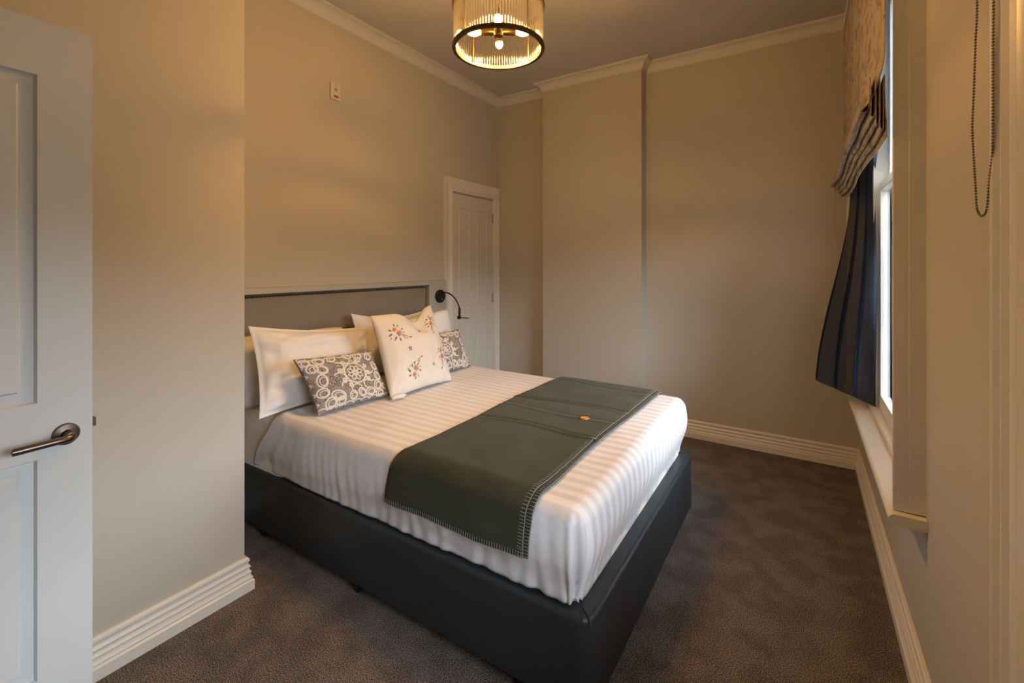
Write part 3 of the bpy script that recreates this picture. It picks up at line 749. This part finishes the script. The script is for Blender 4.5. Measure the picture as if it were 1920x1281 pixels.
# embroidered emblem, laid on the upper fold
def on_throw(x, y, e_):
    # find t,s for a point on the bed top
    off = .021; r = .055 + off; y0, y1, zt = QY0 - off, QY1 + off, QZ + off
    Lh = (zt - r) - TH; La = math.pi / 2 * r; Lt = (y1 - y0) - 2 * r; T = 2 * Lh + 2 * La + Lt
    s = (Lh + La + (y - y0 - r)) / T; a_, b_ = throw_xy(0, s, False), throw_xy(1, s, False)
    return throw_surf((x - a_) / (b_ - a_), s, False, e_)
EX, EY = -.905, 2.07
m = MB()
def ring(cx, cy, rx, ry, n=24, w=.0016, mi=0):
    m.tube([on_throw(cx + rx * math.cos(2 * math.pi * k / n), cy + ry * math.sin(2 * math.pi * k / n), .0015) for k in range(n)], w, 5, closed=True, mi=mi)
def stroke(P, w=.0014, mi=0):
    Q = []
    for i in range(len(P) - 1):
        for k in range(4): Q.append((P[i][0] + (P[i + 1][0] - P[i][0]) * k / 4, P[i][1] + (P[i + 1][1] - P[i][1]) * k / 4))
    Q.append(P[-1]); m.tube([on_throw(EX + q[0], EY + q[1], .0015) for q in Q], w, 5, mi=mi)
ring(EX, EY, .020, .022, w=.0028); ring(EX, EY, .013, .014, w=.0026); ring(EX, EY, .005, .006, w=.002)
for k in range(6):
    a = k * math.pi / 3; stroke([(.007 * math.cos(a), .007 * math.sin(a)), (.018 * math.cos(a), .018 * math.sin(a))], .002)
m.build('emblem', M_emb, root, merge=False, sharp=0)
m = MB()
stroke([(-.016, .044), (.016, .044)]); stroke([(-.016, .062), (.016, .062)]); stroke([(0, .044), (0, .062)]); stroke([(-.019, .038), (-.013, .068)], .001)
m.build('embroidered_letter', M_emb2, root, merge=False, sharp=0); m = MB()
stroke([(-.014, -.060), (.014, -.060)]); stroke([(.014, -.060), (.006, -.044)]); stroke([(.0, -.060), (.0, -.048)]); stroke([(-.014, -.044), (.014, -.040)])
stroke([(-.010, -.074), (.012, -.070), (.0, -.066)], .001)
m.build('embroidered_letter', M_emb2, root, merge=False, sharp=0)

# ------------------------------------------------------------------ pillows
class Pillow:
    def __init__(s, BL, BR, TR, TL, T, pinch=.07, flange=0., seed=0, sag=0., chop=None, wr=.006, back=1.0, p=2.3, rnd=0.):
        s.rnd = rnd
        s.c = [Vector(q) for q in (BL, BR, TR, TL)]; s.T = T; s.k = pinch; s.fl = flange; s.seed = seed
        s.sag = sag; s.chop = chop; s.wr = wr; s.back = back; s.p = p
        s.n = (s.c[1] - s.c[0]).cross(s.c[3] - s.c[0]).normalized()
        if s.n.x < 0: s.n = -s.n
        s.up = ((s.c[3] - s.c[0]) + (s.c[2] - s.c[1])).normalized(); s.w = (s.c[1] - s.c[0]).length; s.h = (s.c[3] - s.c[0]).length
    def base(s, a, b_):
        a2 = a * (1 - s.k * (1 - b_ * b_) * a * a); b2 = b_ * (1 - s.k * (1 - a * a) * b_ * b_)
        g = 1 - s.rnd * (a * b_) ** 6; a2 *= g; b2 *= g
        u, v = (a2 + 1) / 2, (b2 + 1) / 2; B = s.c
        p = (B[0] * (1 - u) + B[1] * u) * (1 - v) + (B[3] * (1 - u) + B[2] * u) * v
        top = smoothstep(-.2, 1, b_)
        if s.sag: p -= s.up * s.sag * top * math.cos(a * math.pi / 2)
        if s.chop:
            c_, d, w = s.chop; g = math.exp(-((a - c_) / w) ** 2); p -= s.up * d * g * smoothstep(.0, 1, b_)
        return p
    def prof(s, a, b_):
        f = 1 - s.fl; A, B = min(1, abs(a) / (1 - s.fl * s.h / max(s.w, s.h))), min(1, abs(b_) / (1 - s.fl))
        return ((1 - A ** s.p) * (1 - B ** s.p)) ** .5
    def front(s, a, b_, e_=0., sgn=1):
        h_ = s.prof(a, b_); wr = s.wr * (n3(a * 2.2 + s.seed, b_ * 2.2, 1) * 1.2 + .6 * n3(a * 5 + s.seed, b_ * 5, 4) + .30 * n3(a * 12, b_ * 12 + s.seed, 4))
        # corner radiating creases
        cd = math.hypot(1 - abs(a), 1 - abs(b_)); ca = math.atan2(1 - abs(b_), 1 - abs(a))
        wr += s.wr * .5 * math.sin(ca * 13 + s.seed) * math.exp(-cd * 2.6)
        T = s.T * (s.back if sgn < 0 else 1)
        d = T / 2 * h_ + wr * min(1, h_ * 1.6) + .0015
        if s.fl and h_ < .02: d += .004 * n3(a * 6 + s.seed, b_ * 6, 2)
        if s.chop and sgn > 0:
            c_, dd, w = s.chop; g = math.exp(-((a - c_) / (w * .8)) ** 2); d -= dd * .55 * g * smoothstep(.2, .95, b_) * h_ * 1.2
        q = s.base(a, b_)
        return q + s.n * (d * sgn + e_) if sgn > 0 else q - s.n * (T / 2 * h_ + .0015)
    def mesh(s, n=48):
        m = MB()
        def w_(u): return math.copysign(abs(2 * u - 1) ** .8, 2 * u - 1)
        m.grid(lambda u, v: s.front(w_(u), w_(v)), n, n); m.grid(lambda u, v: s.front(w_(u), w_(v), sgn=-1), n, n)
        # close rim
        for f in (lambda t: (w_(t), -1), lambda t: (w_(t), 1), lambda t: (-1, w_(t)), lambda t: (1, w_(t))):
            m.grid(lambda u, v: s.front(*f(u), sgn=1) if v < .5 else s.front(*f(u), sgn=-1), n, 1)
        return m
ZB = QZ + .010
def pillow(P, name, label, cat, m_, group=None, n=48):
    o = P.mesh(n).build(name, m_, org=P.base(0, -1), sharp=0)
    return tag(o, label, cat, group)
# back pillows
pillow(Pillow((-2.555, 1.215, .66), (-2.555, 1.95, .66), (-2.668, 2.00, 1.030), (-2.668, 1.20, 1.050), .13, .03, .0, 3, .0, wr=.010, rnd=.06), 'pillow',
       'white pillow against the headboard behind the front left pillow', 'pillow', M_pillow)
pillow(Pillow((-2.555, 2.06, .665), (-2.555, 2.79, .665), (-2.655, 2.815, 1.078), (-2.655, 2.045, 1.108), .12, .05, .06, 8, .035, wr=.008), 'pillow',
       'white pillow with a sagging top edge, between headboard and floral cushion', 'pillow', M_pillow)
# front pillows
pillow(Pillow((-2.285, 1.215, ZB), (-2.30, 1.96, ZB), (-2.505, 2.065, 1.030), (-2.475, 1.258, 1.125), .19, .06, .075, 1, .012, wr=.026), 'pillow',
       'large white pillow at the left with a pointed flanged corner, behind the left lace cushion', 'pillow', M_pillow)
pillow(Pillow((-2.30, 2.05, ZB), (-2.30, 2.74, ZB), (-2.395, 2.775, 1.110), (-2.41, 2.10, 1.05), .13, .04, .0, 5, .01, wr=.009, rnd=.09), 'pillow',
       'white pillow at the far side, its corner rising behind the right lace cushion', 'pillow', M_pillow)

# lace cushions
def lace(P, parent, cx, cy, flip=1):
    W, H = P.w / 2, P.h / 2; m = MB()
    def pt(x, y, e_):        # design space: metres from cushion centre
        a, b_ = x / W, y / H
        return P.front(max(-.985, min(.985, a)), max(-.985, min(.985, b_)), e_)
    def rib(pl, w=.0062, closed=False):
        n = len(pl); A = []; B = []
        for i in range(n):
            p0 = pl[i - 1] if (i or closed) else pl[0]; p1 = pl[(i + 1) % n] if (i < n - 1 or closed) else pl[-1]
            dx, dy = p1[0] - p0[0], p1[1] - p0[1]; l = math.hypot(dx, dy) or 1; nx, ny = -dy / l * w * .68, dx / l * w * .68
            x, y = pl[i]; A.append((x + nx, y + ny)); B.append((x - nx, y - ny))
        vs_ = []
        for (ax, ay), (x, y), (bx, by) in zip(A, pl, B): vs_ += [pt(ax, ay, .0006), pt(x, y, .0022), pt(bx, by, .0006)]
        def inside(i): return abs(pl[i % n][0]) < W * .985 and abs(pl[i % n][1]) < H * .985
        fs = []
        for i in range(n if closed else n - 1):
            j = (i + 1) % n
            if not (inside(i) or inside(j)): continue
            for k in range(2): fs.append((i * 3 + k, i * 3 + k + 1, j * 3 + k + 1, j * 3 + k))
        m.add(vs_, fs, True)
    def circ(x, y, r, ry=None, a0=0, a1=360, w=.0058, rot=0):
        ry = ry or r; n = max(12, int(abs(a1 - a0) / 10)); P_ = []
        full = abs(a1 - a0) >= 359
        for k in range(n if full else n + 1):
            a = D2R(a0 + (a1 - a0) * k / n); X, Y = r * math.cos(a), ry * math.sin(a); c_, s_ = math.cos(D2R(rot)), math.sin(D2R(rot))
            P_.append((x + flip * (X * c_ - Y * s_), y + X * s_ + Y * c_))
        rib(P_, w, full)
    def spiral(x, y, r, a0, turns=1.6, dr=1):
        rib([(x + flip * r * (1 - .75 * k / 24) * math.cos(D2R(a0) + dr * turns * 2 * math.pi * k / 24), y + r * (1 - .75 * k / 24) * math.sin(D2R(a0) + dr * turns * 2 * math.pi * k / 24)) for k in range(25)], .005)
    R = .060
    circ(cx, cy, R, w=.0065); circ(cx, cy, .006, w=.004)
    for k in range(8):
        a = k * math.pi / 4 + .2
        L1, L0, wd = .046, .010, .0115
        P_ = []
        for q in range(13):
            t_ = q / 12; P_.append((L0 + (L1 - L0) * t_, wd * math.sin(math.pi * t_) * (.75 + .35 * t_)))
        P_ += [(x, -y) for x, y in P_[::-1][1:]]
        rib([(cx + flip * (x * math.cos(a) - y * math.sin(a)), cy + x * math.sin(a) + y * math.cos(a)) for x, y in P_], .0048)
    # spirals round the medallion
    for a, r in ((205, .016), (160, .016), (235, .015), (120, .015), (60, .014), (25, .014), (-10, .015), (-38, .014)):
        d = R + .022; spiral(cx + flip * d * math.cos(D2R(a)), cy + d * math.sin(D2R(a)), r, a + 180, 1.5, 1 if a % 2 else -1)
    # scrolls linking to the border
    for a in (180, 215, 140, 250, 300, 60, 100, 0, 330):
        x0, y0 = cx + flip * (R + .006) * math.cos(D2R(a)), cy + (R + .006) * math.sin(D2R(a))
        circ(x0 + flip * .030 * math.cos(D2R(a + 20)), y0 + .030 * math.sin(D2R(a + 20)), .030, .026, a + 120, a + 330, .0055)
    # big double loops around the border
    for x, y, r, rot in ((-.175, .085, .030, 20), (-.135, .075, .034, -30), (-.155, .010, .036, 60), (-.175, -.055, .032, 10), (-.150, -.115, .034, 40), (-.100, -.085, .036, -20),
                         (-.095, -.120, .028, 30), (-.195, .125, .026, 0), (-.125, .125, .028, 0), (-.055, .128, .024, 30), (-.020, -.105, .026, 70), (.035, -.100, .026, 110),
                         (.090, -.105, .030, 0), (.150, -.075, .030, 60), (.175, -.020, .026, 90), (.180, .045, .026, 90), (.165, .110, .026, 40), (.100, .125, .026, 0), (.040, .132, .022, 0), (.150, -.125, .028, 20), (.205, -.090, .025, 0)):
        circ(cx * .0 + flip * x, y, r, r * .74, rot=rot, w=.0062)
        circ(flip * (x + .004), y - .003, r * .66, r * .48, rot=rot, w=.0042)
    # scalloped outer border
    for sgn in (-1, 1):
        for k in range(9): circ(flip * (-W * .90 + k * W * .225), sgn * H * .95, W * .115, .016, 0, 180 * (1 if sgn < 0 else -1), .0045)
    for k in range(6): circ(-flip * W * .93, -H * .85 + k * H * .33, .016, H * .17, 90, 270, .0045)
    return m.build('lace_cover', M_lace, parent, merge=False, sharp=0)
PL = Pillow((-2.085, 1.405, ZB), (-2.05, 1.852, ZB), (-2.185, 1.822, .938), (-2.215, 1.350, .960), .115, .05, 0, 12, .0, wr=.004)
o = pillow(PL, 'lace_cushion', 'small taupe cushion with cream lace in front of the left white pillows', 'cushion', M_net, 'lace covered cushions')
lace(PL, o, .035, .020)
PR = Pillow((-2.150, 2.275, ZB), (-2.120, 2.712, ZB), (-2.205, 2.668, .962), (-2.260, 2.225, .950), .10, .05, 0, 17, .0, wr=.004)
o = pillow(PR, 'lace_cushion', 'small taupe cushion with cream lace half hidden behind the floral cushion', 'cushion', M_net, 'lace covered cushions')
lace(PR, o, -.010, .015)

# floral cushion
PF = Pillow((-1.985, 1.800, ZB), (-1.975, 2.322, ZB), (-2.225, 2.385, 1.165), (-2.200, 1.835, 1.140), .15, .05, 0, 22, .0, chop=(.26, .085, .33), wr=.006)
fo = pillow(PF, 'floral_cushion', 'square cream cushion embroidered with rose sprays, dented at the top', 'cushion', M_linen, n=64)
def embroider(P, parent):
    global EM; EM = MB(); W, H = P.w / 2, P.h / 2
    def pt(x, y, e_): return P.front(max(-.98, min(.98, x / W)), max(-.98, min(.98, y / H)), e_)
    def blob(x, y, rx, ry, rot, mi, e_=.0012, n=12, tip=0):
        c_, s_ = math.cos(rot), math.sin(rot); V = [pt(x, y, e_ + .0008)]
        for k in range(n):
            a = 2 * math.pi * k / n; X, Y = rx * math.cos(a), ry * math.sin(a) * (1 - tip * abs(math.cos(a)))
            V.append(pt(x + X * c_ - Y * s_, y + X * s_ + Y * c_, e_))
        EM.add(V, [(0, 1 + k, 1 + (k + 1) % n) for k in range(n)], True, mi)
    def line(P_, w, mi):
        EM.tube([pt(x, y, .001) for x, y in P_], w, 4, mi=mi)
    def rose(x, y, r, mi, rot=0):
        for k in range(5):
            a = rot + k * 2 * math.pi / 5
            EM.tube([pt(x + r * .55 * math.cos(a) + r * .42 * math.cos(a + q * math.pi / 5 - 1.2), y + r * .55 * math.sin(a) + r * .42 * math.sin(a + q * math.pi / 5 - 1.2), .0014) for q in range(8)], .0011, 4, mi=mi)
        blob(x, y, r * .45, r * .4, 0, 2 if mi != 2 else 0, .0012)
        EM.tube([pt(x + r * .55 * math.cos(2 * math.pi * k / 12), y + r * .55 * math.sin(2 * math.pi * k / 12), .0016) for k in range(12)], .0011, 4, closed=True, mi=mi)
    def leaf(x, y, l, a, mi=3): blob(x + l * .5 * math.cos(a), y + l * .5 * math.sin(a), l * .5, l * .24, a, mi, tip=.6)
    def spray(x, y, sc, fl, rot=0, fv=1):
        def q(dx, dy):
            dx *= fl; dy *= fv; c_, s_ = math.cos(rot), math.sin(rot); return x + sc * (dx * c_ - dy * s_), y + sc * (dx * s_ + dy * c_)
        rose(*q(-.012, .014), .012 * sc, 2); rose(*q(.012, -.004), .015 * sc, 0, .6); rose(*q(.010, -.006), .010 * sc, 1)
        def lf(dx, dy, l, a, mi=3):
            X, Y = q(dx, dy); aa = rot + (a if fl > 0 else math.pi - a); aa = aa if fv > 0 else -aa; leaf(X, Y, l * sc, aa, mi)
        lf(-.026, .006, .020, 2.6); lf(-.024, -.006, .022, 3.6); lf(-.008, .028, .016, 1.7); lf(.004, .026, .015, .9, 4); lf(.024, .012, .016, .5); lf(-.006, -.018, .020, 4.3); lf(.010, -.024, .020, 5.0); lf(.026, -.014, .014, -.4, 4)
        lf(-.030, -.022, .014, 4.0, 4); lf(-.018, -.030, .012, 4.6, 4); lf(.030, .0, .012, 0, 4)
        line([q(.026, -.008), q(.042, -.018), q(.056, -.022), q(.068, -.024)], .0008 * sc, 4)
        for t_ in (.036, .044, .052): lf(t_, -.014 - (t_ - .03) * .3, .009, 1.0, 4); lf(t_, -.019 - (t_ - .03) * .3, .009, -1.4, 3)
        X, Y = q(.072, -.024); blob(X, Y, .005 * sc, .004 * sc, 0, 0, .0016)
        blob(*q(.078, -.023), .003 * sc, .003 * sc, 0, 0, .0016)
    def sprig(x, y, sc, rot):
        for a in (0, 1.3, 2.5, 3.8, 5.0): leaf(x, y, .016 * sc, rot + a, 4 if a in (1.3, 3.8) else 3)
        line([(x, y), (x + .02 * sc * math.cos(rot - 1), y + .02 * sc * math.sin(rot - 1))], .0007, 4); blob(x, y, .003, .003, 0, 1, .0016)
    def done(nm):
        global EM
        EM.build(nm, M_fl, parent, merge=False, sharp=0); EM = MB()
    for a_ in ((-.150, .110, 1.35, 1, -.15), (-.085, -.140, 1.30, 1, .45, -1), (.165, .150, 1.15, 1, -1.4), (.185, -.085, 1.20, -1, .9, 1)):
        spray(*a_); done('flower_spray')
    for a_ in ((-.085, -.005, 1.2, .3), (.03, .115, 1.0, 1.5), (.075, -.135, .8, .8)):
        sprig(*a_); done('leaf_sprig')
embroider(PF, fo)
# folded tuck at the near lower corner
m = MB(); c0 = Vector((-1.965, 1.80, ZB + .012))
def tuck(u, v):
    a = 2 * math.pi * u; r_ = .014 * math.sin(math.pi * min(1, .12 + v * .86)) ** .7 * (1 + .2 * math.sin(3 * a + v * 5))
    return c0 + Vector((.000 + .85 * r_ * math.cos(a) + .010 * v, -.012 + .105 * v, r_ * .8 * math.sin(a) - .000 * v))
m.grid(tuck, 20, 14, closed_u=True); m.build('corner_tuck', M_linen, fo, sharp=0)

# ------------------------------------------------------------------ roman blind
root = empty('roman_blind', (.24, 2.86, 3.0), label='raised roman blind in beige floral fabric hanging over the window', cat='blind')
prof = [(.229, 3.02), (.229, 2.8), (.229, 2.5), (.230, 2.3), (.230, 2.17), (.221, 2.10), (.196, 2.02), (.174, 1.99), (.167, 1.978), (.182, 1.980), (.188, 1.992), (.190, 2.03), (.191, 2.085)]
for xf, zb in ((.192, 1.955), (.205, 1.932), (.218, 1.910)):
    prof += [(xf, 2.087), (xf + .001, 2.03), (xf + .001, zb + .02), (xf + .002, zb + .004), (xf + .006, zb), (xf + .010, zb + .004), (xf + .012, zb + .02), (xf + .012, 2.03), (xf + .0125, 2.083)]
prof += [(.232, 2.085), (.233, 2.0), (.235, 1.93), (.236, 1.885)]
pp = catmull([(x, z, 0) for x, z in prof], 4)
m = MB(); YB0, YB1 = 1.958, 3.76; NYb = 60
ls = [0]
for i in range(1, len(pp)): ls.append(ls[-1] + (pp[i] - pp[i - 1]).length)
V = []; 
for j in range(NYb + 1):
    y = YB0 + (YB1 - YB0) * j / NYb
    for i, p in enumerate(pp):
        t_ = i / (len(pp) - 1); low = smoothstep(2.3, 2.0, p.y)
        dx = .004 * n3(y * 4, p.y * 2, 1) * (1 - low) + low * .006 * n3(y * 3, t_ * 5, 7)
        dz = low * (.010 * math.sin(y * 5 + .6) + .006 * n3(y * 5, t_ * 8, 3)) + low * .02 * (y - 2.86) * -.3
        e_ = low * .012 * (n3(i * .15, 3, 3)) if j in (0, NYb) else 0
        V.append((p.x + dx - low * .012 * smoothstep(3.3, 3.76, y), y + e_, p.y + dz))
K = len(pp)
F = [(j * K + i, j * K + i + 1, (j + 1) * K + i + 1, (j + 1) * K + i) for j in range(NYb) for i in range(K - 1)]
m.add(V, F, True)
o = m.build('fabric', M_blind, root, merge=False, sharp=0)
uvl = o.data.uv_layers.new(name='UVMap')
for lp in o.data.loops:
    vi = lp.vertex_index; j, i = divmod(vi, K); uvl.data[lp.index].uv = ((YB1 - YB0) * j / NYb, ls[i])
md = o.modifiers.new('th', 'SOLIDIFY'); md.thickness = .0025; md.offset = 0
m = MB(); m.box(.222, .256, YB0 + .01, YB1 - .01, 3.015, 3.05); m.build('head_rail', M_trim, root, bevel=.002)
m = MB(); m.tube(catmull([(.178, 3.66, 1.97), (.180, 3.665, 1.85), (.176, 3.67, 1.72), (.182, 3.66, 1.62), (.20, 3.635, 1.545)], 6), .0011, 6); m.build('cord', M_cordm, root)

# ------------------------------------------------------------------ sheer curtain
root = empty('curtain', (.28, 3.4, .68), label='dark navy sheer curtain gathered at the far side of the window', cat='curtain')
def curt(u, v):
    z = .705 + (2.93 - .705) * v
    k = smoothstep(.70, 1.95, z)
    A = Vector((.085, 3.52)).lerp(Vector((.262, 3.62)), k ** .85); B = Vector((.336, 3.19)).lerp(Vector((.340, 3.24)), k)
    B.y -= .09 * math.sin(math.pi * smoothstep(.75, 2.0, z)); 
    if z > 1.95: B.y -= .22 * smoothstep(1.95, 2.15, z)
    d = B - A; nn = Vector((d.y, -d.x)).normalized()
    if nn.x > 0: nn = -nn
    amp = (.044 - .028 * k) * (1 - .45 * smoothstep(.7, 1, u))
    ph = 2 * math.pi * 2.85 * u + .5
    q = A + d * (u + .045 * math.sin(2 * ph) * (1 - .3 * k)) + nn * amp * math.sin(ph) + nn * .004 * n3(u * 12, z * 2, 2)
    if q.x > .325: q.x = .325 + .022 * math.tanh((q.x - .325) / .022)
    zz = z + (1 - smoothstep(.70, .8, z)) * (.020 * math.sin(ph + .4) - .030 * u)
    return Vector((q.x, q.y, zz))
m = MB(); m.grid(curt, 150, 70); m.build('voile', M_voile, root, sharp=0)
m = MB(); m.tube([curt(k / 150, 0) for k in range(151)], .0016, 6); m.build('hem', M_dark, root, sharp=0)
m = MB(); m.tube([(.345, 2.14, 2.925), (.345, 3.74, 2.925)], .008, 8); m.build('curtain_rod', M_sash, root)

# ------------------------------------------------------------------ roller blind of the near window (with the bead chain)
root = empty('roller_blind', (.40, .62, 2.9), label='plain roller blind half lowered in the window nearest the viewer', cat='blind')
m = MB(); m.tube([(.425, .09, 2.885), (.425, 1.03, 2.885)], .022, 20); m.build('roller', M_sash, root)
m = MB(); m.box(.402, .4035, .10, 1.02, 1.70, 2.89); m.build('shade', M_shade, root)
m = MB(); m.box(.398, .408, .10, 1.02, 1.685, 1.705); m.build('bottom_bar', M_sash, root, bevel=.002)

# ------------------------------------------------------------------ bead chain on the near wall
root = empty('bead_chain', (.312, 1.28, 2.3), label='looped metal bead chain hanging on the wall at the right', cat='chain')
def unproj(u, v, x):
    a = D2R(YAW); r = (u - 960) / FPX; F_ = x / (-math.sin(a) + math.cos(a) * r)
    return Vector((x, F_ * (math.cos(a) + math.sin(a) * r), CH + (V0 - v) * F_ / FPX))
anc = [(1832, 0), (1829, 80), (1826, 170), (1823, 240), (1826, 300), (1829, 350), (1831, 385), (1834, 398), (1840, 405), (1847, 400), (1851, 385), (1854, 350), (1857, 320), (1861, 280), (1862, 190), (1862, 90), (1863, 0)]
Pc = [unproj(u, v, .305) for u, v in anc]
Pc = [Vector((.305, Pc[0].y, 2.32))] + Pc + [Vector((.305, Pc[-1].y, 2.32))]
cc = catmull(Pc, 30)
m = MB(); acc = 0; last = cc[0]; step = .0062; bl = []
for p in cc[1:]:
    d = (p - last).length
    while acc + d >= step:
        t_ = (step - acc) / d; last = last.lerp(p, t_); d = (p - last).length; acc = 0; bl.append(last.copy())
    acc += d; last = p
sph = [(  .0025 * math.sin(math.pi * k / 6), -.0025 * math.cos(math.pi * k / 6)) for k in range(7)]
for p in bl: m.lathe(sph, Matrix.Translation(p), 8)
m.tube(bl, .0007, 4)
m.build('beads', M_bead, root, merge=False, sharp=0)
m = MB(); m.box(.292, XW, 1.20, 1.35, 2.31, 2.36); m.build('bracket', M_trim, root, bevel=.006)

# ------------------------------------------------------------------ pendant light
LX, LYp, LZ0, LR, LH = -1.190, 1.732, 2.447, .207, .190
root = empty('pendant_light', (LX, LYp, ZC), rz=D2R(YAW), label='round brass pendant with a drum of glass rods and lit bulbs', cat='pendant light')
T_ = Matrix.Translation((LX, LYp, 0)) @ Matrix.Rotation(D2R(YAW), 4, 'Z')
def hoop(z, name):
    m = MB(); ri, ro, h_ = LR - .010, LR + .006, .016
    m.lathe([(ri, z), (ri, z + h_), (ro, z + h_), (ro + .002, z + h_ / 2), (ro, z), (ri, z)], T_, 96); return m.build(name, M_brass, root, sharp=50)
hoop(LZ0, 'bottom_ring'); hoop(LZ0 + LH, 'top_ring')
r0 = MB(); r0.lathe([(.0, .0), (.0044, .0), (.0044, LH - .014), (0, LH - .014)], None, 8)
rd = r0.build('glass_rod', M_rod, root, sharp=50)
rd.parent = root; rd.matrix_parent_inverse = Matrix.Identity(4)
NR = 100
for k in range(NR):
    c = rd if k == 0 else rd.copy()
    if k: col.objects.link(c)
    a = 2 * math.pi * k / NR; c.location = ((LR - .003) * math.cos(a), (LR - .003) * math.sin(a), LZ0 + .015 - ZC)
for k in range(4):
    a = D2R(45 + 90 * k - 3); p = T_ @ Vector(((LR - .014) * math.cos(a), (LR - .014) * math.sin(a), 0))
    m = MB(); m.tube([(p.x, p.y, LZ0 + .01), (p.x, p.y, LZ0 + LH + .01)], .0032, 8); m.build('upright', M_brass, root)
hzb = LZ0 + .083
m = MB(); m.lathe([(0, -.022), (.020, -.020), (.026, -.012), (.026, .016), (.014, .024), (.007, .03), (.007, ZC - hzb - .03), (0, ZC - hzb - .03)], Matrix.Translation((LX, LYp, hzb)), 24); m.build('stem', M_brass, root, sharp=40)
m = MB(); m.lathe([(0, -.028), (.045, -.026), (.060, -.012), (.062, 0), (0, 0)], Matrix.Translation((LX, LYp, ZC)), 32); m.build('ceiling_canopy', M_brass, root)
for k in (1, 3):
    a = k * math.pi / 2; R_ = T_ @ Matrix.Translation((0, 0, LZ0 + LH + .008)) @ Matrix.Rotation(a, 4, 'Z')
    m = MB(); m.tube([R_ @ Vector((.005, 0, .0)), R_ @ Vector((LR - .008, 0, .0))], .004, 8); m.build('spoke', M_brass, root)
for k in range(4):
    a = k * math.pi / 2; R_ = T_ @ Matrix.Translation((0, 0, hzb)) @ Matrix.Rotation(a, 4, 'Z') @ Matrix.Rotation(D2R(90), 4, 'Y')
    m = MB(); m.lathe([(0, .015), (.0135, .018), (.0150, .024), (.0150, .078), (.0125, .082), (0, .082)], R_, 20); hs = m.build('lamp_holder', M_brass, root, sharp=40)
    m = MB(); m.lathe([(.008, .080), (.011, .090), (.0165, .103), (.0175, .115), (.0140, .130), (.007, .142), (0, .146)], R_, 18)
    bo = m.build('bulb', M_bulb, hs)
